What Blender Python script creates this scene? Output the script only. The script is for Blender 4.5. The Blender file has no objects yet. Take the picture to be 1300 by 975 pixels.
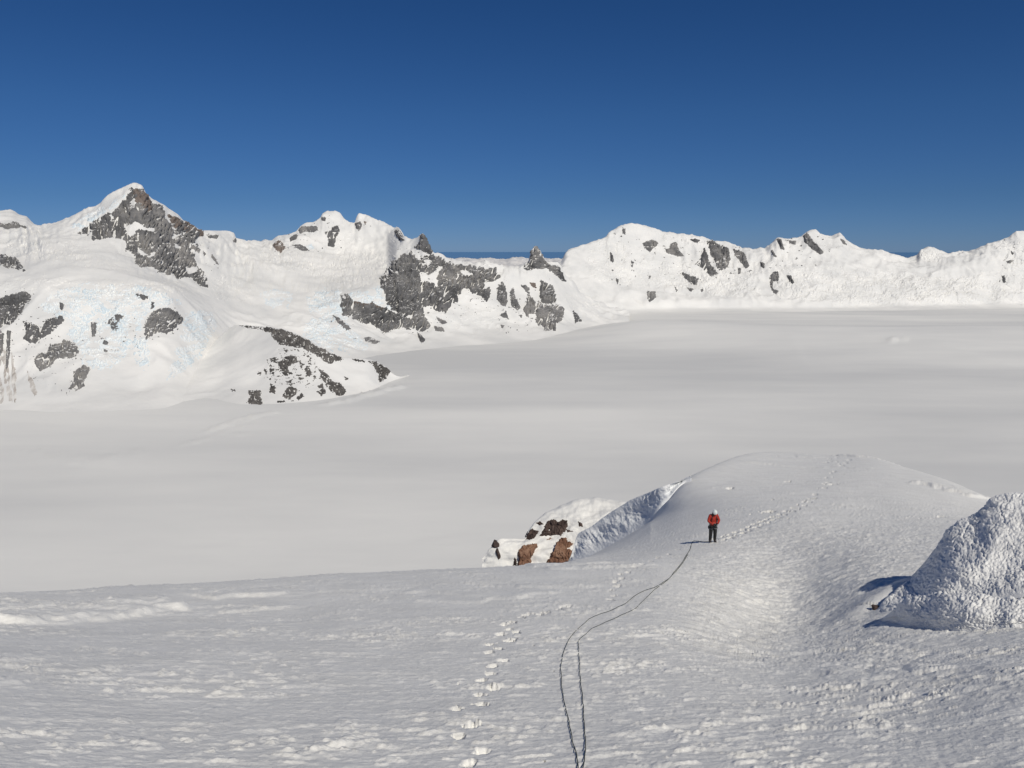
import bpy, bmesh, math, random
import numpy as np
from mathutils import Vector, Matrix
random.seed(7)
S = bpy.context.scene
C = bpy.context.collection

# ------------------------------------------------------------------ camera, sky, sun, exposure
F = 982.0                      # focal length in pixels of a 1300 px wide picture
PITCH = math.radians(9.9)
cam_d = bpy.data.cameras.new('camera')
cam = bpy.data.objects.new('camera', cam_d); C.objects.link(cam)
cam_d.sensor_width = 36.0; cam_d.lens = 36.0*F/1300.0
cam_d.clip_start = 0.1; cam_d.clip_end = 600000.0
cam.location = (0, 0, 0)       # the eye is the origin, heights are measured from it
cam.rotation_euler = (math.radians(90)-PITCH, 0, 0)
S.camera = cam

SUN_EL = math.radians(48); SUN_AZ = math.radians(149)      # azimuth clockwise from +Y
sdir = Vector((math.sin(SUN_AZ)*math.cos(SUN_EL), math.cos(SUN_AZ)*math.cos(SUN_EL), math.sin(SUN_EL)))
sl = bpy.data.lights.new('sun', 'SUN'); sl.energy = 4.15; sl.angle = math.radians(0.53); sl.color = (1.0, 0.947, 0.84)
sun = bpy.data.objects.new('sun', sl); C.objects.link(sun)
sun.rotation_euler = sdir.to_track_quat('Z', 'Y').to_euler()
W = bpy.data.worlds.new('World'); S.world = W; W.use_nodes = True
wn = W.node_tree; wn.nodes.clear()
sky = wn.nodes.new('ShaderNodeTexSky'); sky.sky_type = 'NISHITA'; sky.sun_disc = False
sky.sun_elevation = SUN_EL; sky.sun_rotation = SUN_AZ
sky.altitude = 2500; sky.air_density = 1.0; sky.dust_density = 0.3; sky.ozone_density = 3.0
tint = wn.nodes.new('ShaderNodeMix'); tint.data_type = 'RGBA'; tint.blend_type = 'MULTIPLY'
tint.inputs[0].default_value = 1.0; tint.inputs[7].default_value = (1, 1, 1, 1)
bg = wn.nodes.new('ShaderNodeBackground'); bg.inputs[1].default_value = 0.096
wo = wn.nodes.new('ShaderNodeOutputWorld')
tc = wn.nodes.new('ShaderNodeTexCoord'); sx0 = wn.nodes.new('ShaderNodeSeparateXYZ'); cr0 = wn.nodes.new('ShaderNodeValToRGB')
wn.links.new(tc.outputs['Generated'], sx0.inputs[0]); wn.links.new(sx0.outputs[2], cr0.inputs[0])      # thin high altitude air: deeper and bluer than the model's horizon
TINT = [(0.0, (0.25, 0.40, 0.76)), (0.06, (0.22, 0.38, 0.64)), (0.16, (0.21, 0.41, 0.66)), (0.32, (0.155, 0.38, 0.65)), (0.7, (0.14, 0.34, 0.58))]
e0 = cr0.color_ramp.elements; e0[0].position = 0.0; e0[0].color = (*TINT[0][1], 1); e0[1].position = 0.7; e0[1].color = (*TINT[-1][1], 1)
for p_, c_ in TINT[1:-1]:
    q_ = e0.new(p_); q_.color = (*c_, 1)
wn.links.new(cr0.outputs[0], tint.inputs[7]); wn.links.new(sky.outputs[0], tint.inputs[6]); wn.links.new(tint.outputs[2], bg.inputs[0]); wn.links.new(bg.outputs[0], wo.inputs[0])
S.view_settings.view_transform = 'Standard'; S.view_settings.look = 'None'
S.view_settings.gamma = 1.0; S.view_settings.exposure = -0.46

# ------------------------------------------------------------------ maths helpers
cp, sp_ = math.cos(PITCH), math.sin(PITCH)
def unproject(px, py, r):
    px = np.asarray(px, float); py = np.asarray(py, float); r = np.asarray(r, float)
    v = 487.5-py
    dx = px-650.0+0*v; dy = F*cp+v*sp_+0*dx; dz = v*cp-F*sp_+0*dx
    hn = np.hypot(dx, dy)
    return np.stack([dx/hn*r, dy/hn*r, dz/hn*r], -1)
def project(P):
    x, y, z = P[..., 0], P[..., 1], P[..., 2]
    fw = y*cp-z*sp_; up = y*sp_+z*cp
    fw = np.where(np.abs(fw) < 1e-6, 1e-6, fw)
    return 650+F*x/fw, 487.5-F*up/fw
def tan_at(px, py):
    p = unproject(px, py, 1.0); return -p[..., 2]
def pchip(x, y, xq):
    """monotone cubic through x,y; y may be (n,) or (n,m); clamped outside"""
    x = np.asarray(x, float); y = np.asarray(y, float)
    one = y.ndim == 1
    if one: y = y[:, None]
    n = len(x); h = np.diff(x); d = np.diff(y, axis=0)/h[:, None]
    m = np.zeros_like(y)
    if n > 2:
        w1 = (2*h[1:]+h[:-1])[:, None]; w2 = (h[1:]+2*h[:-1])[:, None]
        a, b = d[:-1], d[1:]
        ok = (a*b) > 0
        with np.errstate(all='ignore'):
            hm = (w1+w2)/(w1/a+w2/b)
        m[1:-1] = np.where(ok, hm, 0)
    m[0] = d[0]; m[-1] = d[-1]
    q = np.clip(np.asarray(xq, float), x[0], x[-1])
    i = np.clip(np.searchsorted(x, q, side='right')-1, 0, n-2)
    t = ((q-x[i])/h[i])[:, None]; hh = h[i][:, None]
    r = (y[i]*(2*t**3-3*t**2+1) + m[i]*hh*(t**3-2*t**2+t) + y[i+1]*(-2*t**3+3*t**2) + m[i+1]*hh*(t**3-t**2))
    return r[:, 0] if one else r
def smooth1(a, sig, axis):
    if sig <= 0: return a
    n = int(3*sig)+1; k = np.exp(-0.5*(np.arange(-n, n+1)/sig)**2); k /= k.sum()
    pad = [(0, 0)]*a.ndim; pad[axis] = (n, n)
    b = np.pad(a, pad, mode='edge'); out = np.zeros_like(a)
    for j, w in enumerate(k):
        sl_ = [slice(None)]*a.ndim; sl_[axis] = slice(j, j+a.shape[axis]); out += w*b[tuple(sl_)]
    return out
def h2(ix, iy, s=0):
    n = (ix.astype(np.int64)*374761393+iy.astype(np.int64)*668265263+s*982451653) & 0xffffffff
    n = ((n ^ (n >> 13))*1274126177) & 0xffffffff
    n = n ^ (n >> 16)
    return (n & 0xffff)/65535.0
def perlin2(x, y, s=0):
    ix = np.floor(x); iy = np.floor(y); fx = x-ix; fy = y-iy
    u = fx*fx*fx*(fx*(fx*6-15)+10); v = fy*fy*fy*(fy*(fy*6-15)+10)
    def g(a, b):
        an = h2(ix+a, iy+b, s)*6.2831853
        return np.cos(an)*(fx-a)+np.sin(an)*(fy-b)
    return 1.5*((g(0, 0)*(1-u)+g(1, 0)*u)*(1-v)+(g(0, 1)*(1-u)+g(1, 1)*u)*v)
def fbm(x, y, oct=4, s=0, gain=0.5, ridged=False):
    a = 1.0; o = 0; t = 0
    for k in range(oct):
        n = perlin2(x*2**k+17.3*k, y*2**k-9.1*k, s+k)
        if ridged: n = 1-2*np.abs(n)
        o = o+a*n; t += a; a *= gain
    return o/t
def voro(x, y, s=0):
    ix = np.floor(x); iy = np.floor(y)
    d1 = np.full(x.shape, 9.0); d2 = np.full(x.shape, 9.0); hv = np.zeros(x.shape)
    for a in (-1, 0, 1):
        for b in (-1, 0, 1):
            cx = ix+a; cy = iy+b
            d = np.hypot(cx+h2(cx, cy, s+1)-x, cy+h2(cx, cy, s+2)-y)
            c = d < d1
            d2 = np.where(c, d1, np.minimum(d2, d)); hv = np.where(c, h2(cx, cy, s+3), hv); d1 = np.where(c, d, d1)
    return d1, d2, hv
def sstep(a, b, x):
    t = np.clip((x-a)/(b-a), 0, 1); return t*t*(3-2*t)
def poly_sd(px, py, poly):
    """signed distance in pixels, positive inside"""
    p = np.asarray(poly, float); q = np.roll(p, -1, axis=0)
    dmin = np.full(px.shape, 1e9); ins = np.zeros(px.shape, bool)
    for (x0, y0), (x1, y1) in zip(p, q):
        ex, ey = x1-x0, y1-y0; L = ex*ex+ey*ey+1e-9
        t = np.clip(((px-x0)*ex+(py-y0)*ey)/L, 0, 1)
        dmin = np.minimum(dmin, np.hypot(px-x0-t*ex, py-y0-t*ey))
        c = ((y0 > py) != (y1 > py))
        if y1 != y0: ins ^= c & (px < (x1-x0)*(py-y0)/(y1-y0)+x0)
    return np.where(ins, dmin, -dmin)
def line_dist(X, Y, pts):
    """distance to and parameter along a polyline (world metres)"""
    d = np.full(X.shape, 1e9); par = np.zeros(X.shape); side = np.zeros(X.shape)
    n = len(pts)-1
    for i in range(n):
        x0, y0 = pts[i][:2]; x1, y1 = pts[i+1][:2]
        ex, ey = x1-x0, y1-y0; L = ex*ex+ey*ey+1e-9
        t = np.clip(((X-x0)*ex+(Y-y0)*ey)/L, 0, 1)
        dd = np.hypot(X-x0-t*ex, Y-y0-t*ey); c = dd < d
        par = np.where(c, (i+t)/n, par)
        side = np.where(c, (ex*(Y-y0)-ey*(X-x0))/math.sqrt(L), side)
        d = np.where(c, dd, d)
    return d, par, side
def normals(P):
    du = np.gradient(P, axis=1); dv = np.gradient(P, axis=0)
    n = np.cross(du, dv); n /= (np.linalg.norm(n, axis=-1, keepdims=True)+1e-12)
    return np.where(n[..., 2:3] < 0, -n, n)

# ------------------------------------------------------------------ object helpers
def props(o, label=None, cat=None, group=None, kind=None):
    if label: o['label'] = label
    if cat: o['category'] = cat
    if group: o['group'] = group
    if kind: o['kind'] = kind
    return o
def link(name, me, mat, parent=None, smooth=True):
    if mat is not None: me.materials.append(mat)
    o = bpy.data.objects.new(name, me); C.objects.link(o)
    if parent is not None: o.parent = parent
    me.polygons.foreach_set('use_smooth', np.full(len(me.polygons), smooth))
    return o
def mesh_np(name, V, Q):
    me = bpy.data.meshes.new(name)
    V = np.ascontiguousarray(V, dtype=np.float32); Q = np.ascontiguousarray(Q, dtype=np.int32)
    k = Q.shape[1]
    me.vertices.add(len(V)); me.vertices.foreach_set('co', V.ravel())
    me.loops.add(Q.size); me.loops.foreach_set('vertex_index', Q.ravel())
    me.polygons.add(len(Q)); me.polygons.foreach_set('loop_start', np.arange(0, Q.size, k, dtype=np.int32))
    me.update(calc_edges=True)
    return me
def grid_quads(R, Cn, wrap=False):
    i = np.arange(R-1)[:, None]; j = np.arange(Cn if wrap else Cn-1)[None, :]
    j2 = (j+1) % Cn
    a = i*Cn+j; b = i*Cn+j2; c = (i+1)*Cn+j2; d = (i+1)*Cn+j
    return np.stack([a, b, c, d], -1).reshape(-1, 4)
def compact(V, Q):
    u, inv = np.unique(Q, return_inverse=True)
    return V[u], inv.reshape(Q.shape)
def grid_obj(name, P, mat, parent=None, keep=None, smooth=True, wrap=False):
    R, Cn = P.shape[:2]; V = P.reshape(-1, 3); Q = grid_quads(R, Cn, wrap)
    if keep is not None:
        k = keep.reshape(-1); Q = Q[k[Q].any(axis=1)] if keep.dtype == bool else Q
        if len(Q) == 0: return None
        V, Q = compact(V, Q)
    return link(name, mesh_np(name, V, Q), mat, parent, smooth)
def surface(lines, pxs, rows, sig_px=0, sig_row=0, sig_r=None):
    """lines: control lines from near to far, each [(px, py, r)...]; returns points, rows x columns"""
    YS = []; RS = []
    for L in lines:
        L = np.asarray(L, float)
        y = pchip(L[:, 0], L[:, 1], pxs) if len(L) > 1 else np.full(len(pxs), L[0, 1])
        r = pchip(L[:, 0], L[:, 2], pxs) if len(L) > 1 else np.full(len(pxs), L[0, 2])
        YS.append(y); RS.append(r)
    YS = smooth1(np.array(YS), sig_px, 1); RS = smooth1(np.array(RS), sig_px if sig_r is None else sig_r, 1)
    s = np.concatenate([np.linspace(i, i+1, n, endpoint=False) for i, n in enumerate(rows)]+[[len(lines)-1]])
    k = np.arange(len(lines))
    py = pchip(k, YS, s); r = np.exp(pchip(k, np.log(RS), s))
    P = unproject(np.broadcast_to(pxs, py.shape), py, r)
    if sig_row: P = smooth1(P, sig_row, 0)
    return P, s

def tube(points, rad, sides=8):
    P = np.asarray(points, float); n = len(P); V = []; Q = []
    T = np.gradient(P, axis=0); T /= np.linalg.norm(T, axis=1, keepdims=True)
    for i in range(n):
        a = np.cross(T[i], (0, 0, 1.0)); a /= np.linalg.norm(a)+1e-9; b = np.cross(a, T[i])
        rr = rad[i] if hasattr(rad, '__len__') else rad
        for k in range(sides):
            t = 2*math.pi*k/sides; V.append(P[i]+rr*(math.cos(t)*a+math.sin(t)*b))
    for i in range(n-1):
        for k in range(sides):
            k2 = (k+1) % sides; Q.append((i*sides+k, i*sides+k2, (i+1)*sides+k2, (i+1)*sides+k))
    return np.array(V), np.array(Q)

# ------------------------------------------------------------------ materials
def mat_new(name):
    m = bpy.data.materials.new(name); m.use_nodes = True
    nt = m.node_tree; b = nt.nodes['Principled BSDF']; return m, nt, b
def nd(nt, t, **kw):
    n = nt.nodes.new(t)
    for k, v in kw.items(): setattr(n, k, v)
    return n
def noise_node(nt, scale, detail=4, rough=0.55, vec=None):
    n = nd(nt, 'ShaderNodeTexNoise'); n.inputs['Scale'].default_value = scale
    n.inputs['Detail'].default_value = detail; n.inputs['Roughness'].default_value = rough
    if vec is not None: nt.links.new(vec, n.inputs['Vector'])
    return n
def geo_pos(nt):
    t = nd(nt, 'ShaderNodeTexCoord'); return t.outputs['Object']
def ramp(nt, fac, stops):
    r = nd(nt, 'ShaderNodeValToRGB'); e = r.color_ramp.elements
    e[0].position, e[0].color = stops[0][0], (*stops[0][1], 1)
    e[1].position, e[1].color = stops[-1][0], (*stops[-1][1], 1)
    for p, c in stops[1:-1]:
        x = e.new(p); x.color = (*c, 1)
    nt.links.new(fac, r.inputs['Fac']); return r.outputs['Color']
def mapping(nt, vec, scale, rot=(0, 0, 0)):
    m = nd(nt, 'ShaderNodeMapping'); m.inputs['Scale'].default_value = scale; m.inputs['Rotation'].default_value = rot
    nt.links.new(vec, m.inputs['Vector']); return m.outputs['Vector']
def bump_of(nt, b, height, strength, dist):
    u = nd(nt, 'ShaderNodeBump'); u.inputs['Strength'].default_value = strength; u.inputs['Distance'].default_value = dist
    nt.links.new(height, u.inputs['Height']); nt.links.new(u.outputs[0], b.inputs['Normal']); return u
def snow_mat(name, c0, c1, scale, bumps, rough=0.65, stretch=(1, 1, 1)):
    m, nt, b = mat_new(name); v = geo_pos(nt); v2 = mapping(nt, v, stretch)
    n = noise_node(nt, scale, 5, 0.55, v2)
    nt.links.new(ramp(nt, n.outputs['Fac'], [(0.35, c0), (0.65, c1)]), b.inputs['Base Color'])
    b.inputs['Roughness'].default_value = rough; b.inputs['Specular IOR Level'].default_value = 0.25
    prev = None
    for sc, st, di, de in bumps:
        k = noise_node(nt, sc, de, 0.6, v2)
        u = nd(nt, 'ShaderNodeBump'); u.inputs['Strength'].default_value = st; u.inputs['Distance'].default_value = di
        nt.links.new(k.outputs['Fac'], u.inputs['Height'])
        if prev is not None: nt.links.new(prev.outputs[0], u.inputs['Normal'])
        prev = u
    if prev is not None: nt.links.new(prev.outputs[0], b.inputs['Normal'])
    return m
M_FG = snow_mat('wind_packed_snow', (0.80, 0.79, 0.76), (0.86, 0.85, 0.82), 0.8, [(13, 0.6, 0.03, 4), (60, 0.35, 0.006, 3)])
M_RIME = snow_mat('rime_snow', (0.82, 0.815, 0.80), (0.89, 0.885, 0.87), 2.0, [(9, 0.6, 0.05, 4), (45, 0.6, 0.012, 3)])
M_MTN = snow_mat('mountain_snow', (0.75, 0.745, 0.725), (0.88, 0.865, 0.83), 0.0035, [(0.01, 0.25, 14, 5)], stretch=(1, 1, 2))
M_FAR = snow_mat('far_range_snow', (0.55, 0.55, 0.56), (0.86, 0.83, 0.80), 0.006, [(0.006, 0.6, 60, 6)])
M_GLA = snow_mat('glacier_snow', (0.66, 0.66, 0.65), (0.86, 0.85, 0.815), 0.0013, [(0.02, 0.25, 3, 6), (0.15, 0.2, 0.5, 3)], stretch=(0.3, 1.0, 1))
M_ICE = snow_mat('glacier_ice', (0.66, 0.75, 0.80), (0.87, 0.88, 0.87), 0.008, [(0.05, 0.5, 6, 4)])
M_WALL = snow_mat('wind_scoured_ice', (0.75, 0.77, 0.79), (0.87, 0.87, 0.865), 0.7, [(3, 0.6, 0.1, 5)])

def rock_mat(name, stops, scale, snowy=0.0, snow_lo=0.55, snow_hi=0.85, bump=(1.0, 8)):
    m, nt, b = mat_new(name); v = geo_pos(nt)
    n1 = noise_node(nt, scale, 8, 0.65, v); n2 = noise_node(nt, scale*0.22, 3, 0.5, v)
    mx = nd(nt, 'ShaderNodeMath', operation='ADD'); mx.use_clamp = False
    nt.links.new(n1.outputs['Fac'], mx.inputs[0]); nt.links.new(n2.outputs['Fac'], mx.inputs[1])
    hf = nd(nt, 'ShaderNodeMath', operation='MULTIPLY'); hf.inputs[1].default_value = 0.5; nt.links.new(mx.outputs[0], hf.inputs[0])
    col = ramp(nt, hf.outputs[0], stops)
    b.inputs['Roughness'].default_value = 0.85; b.inputs['Specular IOR Level'].default_value = 0.2
    if snowy:
        g = nd(nt, 'ShaderNodeNewGeometry'); sx = nd(nt, 'ShaderNodeSeparateXYZ'); nt.links.new(g.outputs['Normal'], sx.inputs[0])
        n3 = noise_node(nt, scale*0.45, 6, 0.62, mapping(nt, v, (1, 1, 2.2)))
        a = nd(nt, 'ShaderNodeMath', operation='MULTIPLY_ADD'); a.inputs[1].default_value = 0.5; nt.links.new(n3.outputs['Fac'], a.inputs[0]); nt.links.new(sx.outputs[2], a.inputs[2])
        mr = nd(nt, 'ShaderNodeMapRange'); mr.inputs['From Min'].default_value = snow_lo+0.25; mr.inputs['From Max'].default_value = snow_hi+0.25
        nt.links.new(a.outputs[0], mr.inputs['Value'])
        mix = nd(nt, 'ShaderNodeMix', data_type='RGBA'); nt.links.new(mr.outputs[0], mix.inputs[0])
        nt.links.new(col, mix.inputs[6]); mix.inputs[7].default_value = (0.84, 0.83, 0.81, 1); col = mix.outputs[2]
    nt.links.new(col, b.inputs['Base Color'])
    bump_of(nt, b, n1.outputs['Fac'], bump[0], bump[1])
    return m
M_ROCK = rock_mat('grey_mountain_rock', [(0.38, (0.085, 0.085, 0.088)), (0.5, (0.165, 0.163, 0.164)), (0.60, (0.27, 0.26, 0.25))], 0.012, 1, 0.90, 0.98, (0.8, 9))
M_DARK = rock_mat('dark_moraine_rock', [(0.36, (0.06, 0.057, 0.055)), (0.5, (0.115, 0.108, 0.102)), (0.62, (0.19, 0.178, 0.165))], 0.03, 0, bump=(1.0, 5))
M_TAN = rock_mat('warm_summit_rock', [(0.36, (0.12, 0.10, 0.09)), (0.5, (0.20, 0.165, 0.145)), (0.62, (0.29, 0.25, 0.22))], 0.02, 1, 0.95, 1.02, (0.8, 8))
M_BROWN = rock_mat('red_brown_rock', [(0.36, (0.10, 0.05, 0.032)), (0.5, (0.20, 0.105, 0.068)), (0.64, (0.31, 0.19, 0.13))], 1.6, 0, bump=(0.8, 0.12))
M_BLACK = rock_mat('dark_lichen_rock', [(0.36, (0.03, 0.022, 0.02)), (0.5, (0.07, 0.05, 0.045)), (0.64, (0.14, 0.10, 0.085))], 2.0, 0, bump=(0.8, 0.12))
M_DEB = snow_mat('debris_stained_snow', (0.36, 0.31, 0.27), (0.80, 0.78, 0.74), 0.03, [(0.05, 0.5, 4, 4)], stretch=(1, 0.35, 0.35))
def plain(name, col, rough=0.7, nscale=40, var=0.25, metal=0.0, bump=0.3, bd=0.004):
    m, nt, b = mat_new(name); v = geo_pos(nt); n = noise_node(nt, nscale, 4, 0.6, v)
    a = tuple(c*(1-var) for c in col); c2 = tuple(min(1, c*(1+var)) for c in col)
    nt.links.new(ramp(nt, n.outputs['Fac'], [(0.35, a), (0.65, c2)]), b.inputs['Base Color'])
    b.inputs['Roughness'].default_value = rough; b.inputs['Metallic'].default_value = metal
    bump_of(nt, b, n.outputs['Fac'], bump, bd); return m
M_SEA, nt_, b_ = mat_new('sea_water')
b_.inputs['Base Color'].default_value = (0.03, 0.07, 0.13, 1); b_.inputs['Roughness'].default_value = 0.12
n_ = noise_node(nt_, 0.0004, 3, 0.5, geo_pos(nt_)); bump_of(nt_, b_, n_.outputs['Fac'], 0.05, 5)

# ------------------------------------------------------------------ glacier basin, sea
def el_r(px, py, z): return z/tan_at(px, py)
GZ = 600.0
pys = np.concatenate([np.arange(830, 520, -2.2), np.arange(520, 384, -1.2)])
rr = GZ/tan_at(650.0, pys); rr = np.concatenate([[200, 450, 800], rr[rr > 900], np.linspace(rr[-1]*1.05, 20000, 12)])
rr = np.unique(rr)
az = np.concatenate([np.arange(-62, -40, 1.0), np.arange(-40, 40, 0.2), np.arange(40, 298, 4.0)])
AZ, RR = np.meshgrid(np.radians(az), rr)
X = RR*np.sin(AZ); Y = RR*np.cos(AZ)
z = -GZ + 7*fbm(X/1600, Y/1600, 3, 3)*sstep(1200, 2500, RR) + 0.6*fbm(X/120, Y/60, 3, 5)
# long swells at the right-hand side of the basin
P0 = np.stack([X, Y, np.full_like(X, -GZ)], -1); qx, qy = project(P0)
def wline(pts, z=-GZ):
    a = np.array(pts, float); return unproject(a[:, 0], a[:, 1], el_r(a[:, 0], a[:, 1], -z))[:, :2]
sw = wline([(700, 418), (860, 427), (1000, 434), (1150, 438), (1400, 436)])
d, par, side = line_dist(X, Y, sw)
z += 95*np.exp(-(np.minimum(side, 0)/650.0)**2)*np.exp(-(np.maximum(side, 0)/850.0)**2)*sstep(0, 0.2, par)*(RR > 1500)*(side < 5e8)*np.exp(-(np.maximum(d-np.abs(side), 0)/500)**2)
# pressure ridges / crevassed bands near the rocky hill
for pts, hgt, wid in (([(225, 566), (262, 556), (330, 548)], 6, 8), ([(250, 552), (300, 532), (352, 520)], 8, 9), ([(270, 545), (330, 527), (360, 521)], 6, 7), ([(255, 560), (290, 545), (345, 532)], 5, 6),
                      ([(395, 515), (440, 509), (490, 495), (517, 489)], 11, 22), ([(440, 507), (480, 496), (515, 491)], 7, 14),
                      ([(0, 568), (120, 585), (200, 570)], 4, 60), ([(1120, 448), (1136, 446), (1150, 447)], 16, 25)):
    d, par, side = line_dist(X, Y, wline(pts))
    z += hgt*np.exp(-(d/wid)**2)*sstep(0, 0.15, par)*sstep(1, 0.85, par)*(0.35+1.6*np.abs(perlin2(X/22, Y/22, 9)))
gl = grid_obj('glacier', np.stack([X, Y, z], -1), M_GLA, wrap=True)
props(gl, 'wide smooth snow covered glacier filling the basin below the peaks', kind='structure')
# sea far below, beyond the mountains
a = np.radians(np.arange(0, 360, 3.0)); rs = np.array([20500, 40000, 90000, 180000, 330000.0])
Ps = np.stack([rs[:, None]*np.sin(a), rs[:, None]*np.cos(a), np.full((5, len(a)), -1250.0)], -1)
props(grid_obj('sea', Ps, M_SEA, wrap=True), 'thin dark blue strip of sea at the horizon', kind='structure')

# ------------------------------------------------------------------ mountains
def L(*pts): return [tuple(p) for p in pts]
def Lz(pts, z): return [(x, y, float(el_r(x, y, z))) for x, y in pts]
RIDGE = [(-420,310),(-300,300),(-60,294),(0,292),(50,291),(70,288),(85,284),(97,277),(110,270),(128,261),(133,254),(150,241),(160,237),(172,233),(180,236),(186,246),(200,256),(209,261),(215,266),(226,273),(234,281),(245,286),(258,293),(265,293),(285,293),(297,297),(300,304),(320,307),(345,309),(350,305),(365,301),(374,297),(383,288),(400,283),(407,278),(410,272),(420,270),(430,272),(440,281),(450,285),(453,277),(456,273),(462,273),(475,278),(490,284),(500,289),(506,292),(514,303),(522,307),(530,304),(533,299),(537,296.5),(541,303),(548,318),(558,327),(566,331),(575,333),(600,335),(615,334),(632,340),(645,343),(662,341),(671,331),(674,320),(679,313.5),(684,316),(688,324),(696,335),(708,337),(719,357),(730,365),(750,383),(775,402),(800,420)]
baseA = [(-420,545),(-100,525),(0,519),(100,521),(200,516),(250,500),(300,480),(400,463),(480,448),(540,440),(620,432),(700,427),(740,420),(780,410),(800,408)]
def rel(base, pts):
    """(px, py, metres behind the foot of the slope)"""
    bx = [b[0] for b in base]; br = [float(el_r(b[0], b[1], 600.0)) for b in base]
    return [(x, y, float(np.interp(x, bx, br))+d) for x, y, d in pts]
DR = ([-420,0,172,262,320,420,500,514,537,566,632,679,719,800], [2900,2500,2300,2500,2750,2750,2200,1450,1080,1080,900,1000,900,700])
ridgeA = rel(baseA, [(x, y, float(np.interp(x, *DR))) for x, y in RIDGE])
b0 = Lz([(x, y+7) for x, y in baseA], 606)
l1 = rel(baseA, [(-420,500,300),(0,487,260),(100,490,260),(200,484,260),(250,478,230),(300,466,230),(400,450,230),(480,436,230),(540,426,220),(620,418,220),(700,414,200),(740,410,200),(800,405,150)])
l1b = rel(baseA, [(-420,430,700),(0,425,600),(100,430,600),(200,425,600),(250,428,560),(300,435,560),(400,424,540),(480,412,480),(540,400,430),(620,395,430),(700,394,400),(740,398,400),(800,402,350)])
l2 = rel(baseA, [(-420,365,1100),(0,358,980),(100,363,960),(200,366,960),(250,385,950),(300,405,900),(400,395,900),(440,380,860),(482,372,740),(540,372,650),(620,372,600),(700,375,560),(740,386,600),(800,400,500)])
l3 = rel(baseA, [(-420,330,2100),(0,322,1800),(85,302,1850),(120,305,1750),(160,322,1650),(190,346,1500),(225,357,1550),(262,366,1500),(300,345,1900),(345,330,2100),(400,322,2200),(450,318,2150),(490,322,1850),(504,330,1200),(537,331,950),(575,345,850),(620,350,750),(662,350,750),(690,350,750),(720,363,750),(740,377,760),(800,403,600)])
bk1 = [(x, y+22, r+260) for x, y, r in ridgeA]
bk2 = Lz([(x, 356) for x in (-420, 800)], 660); bk2 = [(-420, 420, 9500), (0, 420, 9000), (400, 420, 9500), (800, 450, 9200)]
def mtn_noise(P, s, smin, s_ridge, seed, amp=1.0, ribs=0.0, jag=1.0, bench=None):
    """relief in metres that keeps the skyline in place"""
    X, Y = P[..., 0], P[..., 1]; r = np.hypot(X, Y); pxm = r/F
    w = sstep(0.0, 1.0, s)[:, None]*(1-0.95*np.exp(-((s-s_ridge)/0.16)**2))[:, None]*np.where(s > s_ridge, 0.08, 1.0)[:, None]
    flatw = 1.0 if bench is None else (1-0.65*np.exp(-((s-bench)/0.55)**2))[:, None]
    wx_ = X+90*fbm(X/300, Y/300, 2, seed+40); wy_ = Y+90*fbm(X/300, Y/300, 2, seed+41)
    n = 3.5*fbm(X/620, Y/620, 3, seed)+(5.0*fbm(wx_/430, wy_/430, 2, seed+8, 0.5, True)+2.6*fbm(wx_/170, wy_/170, 2, seed+9, 0.5, True))*flatw+0.3*fbm(X/50, Y/50, 3, seed+20)*flatw
    P = P.copy(); P[..., 2] += n*w*pxm*amp
    if ribs:
        qx, qy = project(P); u = qx+6*fbm(qx/30, qy/30, 2, seed+50)
        rb_ = fbm(u/13, qy/34, 3, seed+51, 0.55, True); gt = sstep(-0.1, 0.5, fbm(qx/70, qy/60, 2, seed+52))
        ws = (sstep(s_ridge-2.4, s_ridge-0.9, s)*sstep(s_ridge+0.05, s_ridge-0.25, s))[:, None]
        P[..., 2] += ribs*rb_*(0.35+gt)*ws*pxm
    j = jag*(0.5*perlin2(X/22, Y*0, seed+31)+0.5*perlin2(X/10, Y*0, seed+33)+0.8*perlin2(X/60, Y*0+3, seed+32))*np.exp(-((s-s_ridge)/0.3)**2)[:, None]
    P[..., 2] += j*pxm
    return P
pxA = np.arange(-420, 800.1, 1.35)
rowsA = [14, 34, 40, 42, 54, 10, 6]
PA, sA = surface([b0, l1, l1b, l2, l3, ridgeA, bk1, bk2], pxA, rowsA)
PA = mtn_noise(PA, sA, 0, 5.0, 100, ribs=3.0, bench=3.5)
# crevasse terraces on the benches: thin steps across the slope
qx, qy = project(PA)
for poly, amp in (([(20,305),(100,318),(170,335),(150,345),(40,335)], 0.5), ([(330,310),(470,318),(500,325),(480,345),(400,350),(330,335)], 0.7),
                  ([(280,350),(400,352),(400,372),(290,375)], 0.5), ([(120,355),(230,355),(250,375),(120,380)], 0.8),
                  ([(400,352),(480,340),(482,362),(440,372),(400,372)], 0.8)):
    sd = poly_sd(qx, qy, poly)
    st = fbm(PA[..., 0]/160, PA[..., 1]/70, 3, 140)
    k = np.abs(((st*7) % 1)-0.5)*2
    PA[..., 2] -= sstep(-4, 6, sd)*amp*sstep(0.35, 0.0, k)*2.2*np.hypot(PA[..., 0], PA[..., 1])/F
def split_cols(P, pxs, cuts):
    out = []; e = [0]+[int(np.argmin(np.abs(pxs-c))) for c in cuts]+[len(pxs)-1]
    for a_, b_ in zip(e[:-1], e[1:]): out.append(P[:, a_:b_+1])
    return out
pa = split_cols(PA, pxA, [322, 508])
m_pyr = props(grid_obj('mountain', pa[0], M_MTN), 'pyramid shaped peak with dark rock face and a white snow cap above the left icefall', kind='structure')
m_twin = props(grid_obj('mountain', pa[1], M_MTN), 'twin topped snow dome left of the central rock buttress', kind='structure')
m_but = props(grid_obj('mountain', pa[2], M_MTN), 'broad grey rock buttress with two sharp pinnacles in the middle of the range', kind='structure')

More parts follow.
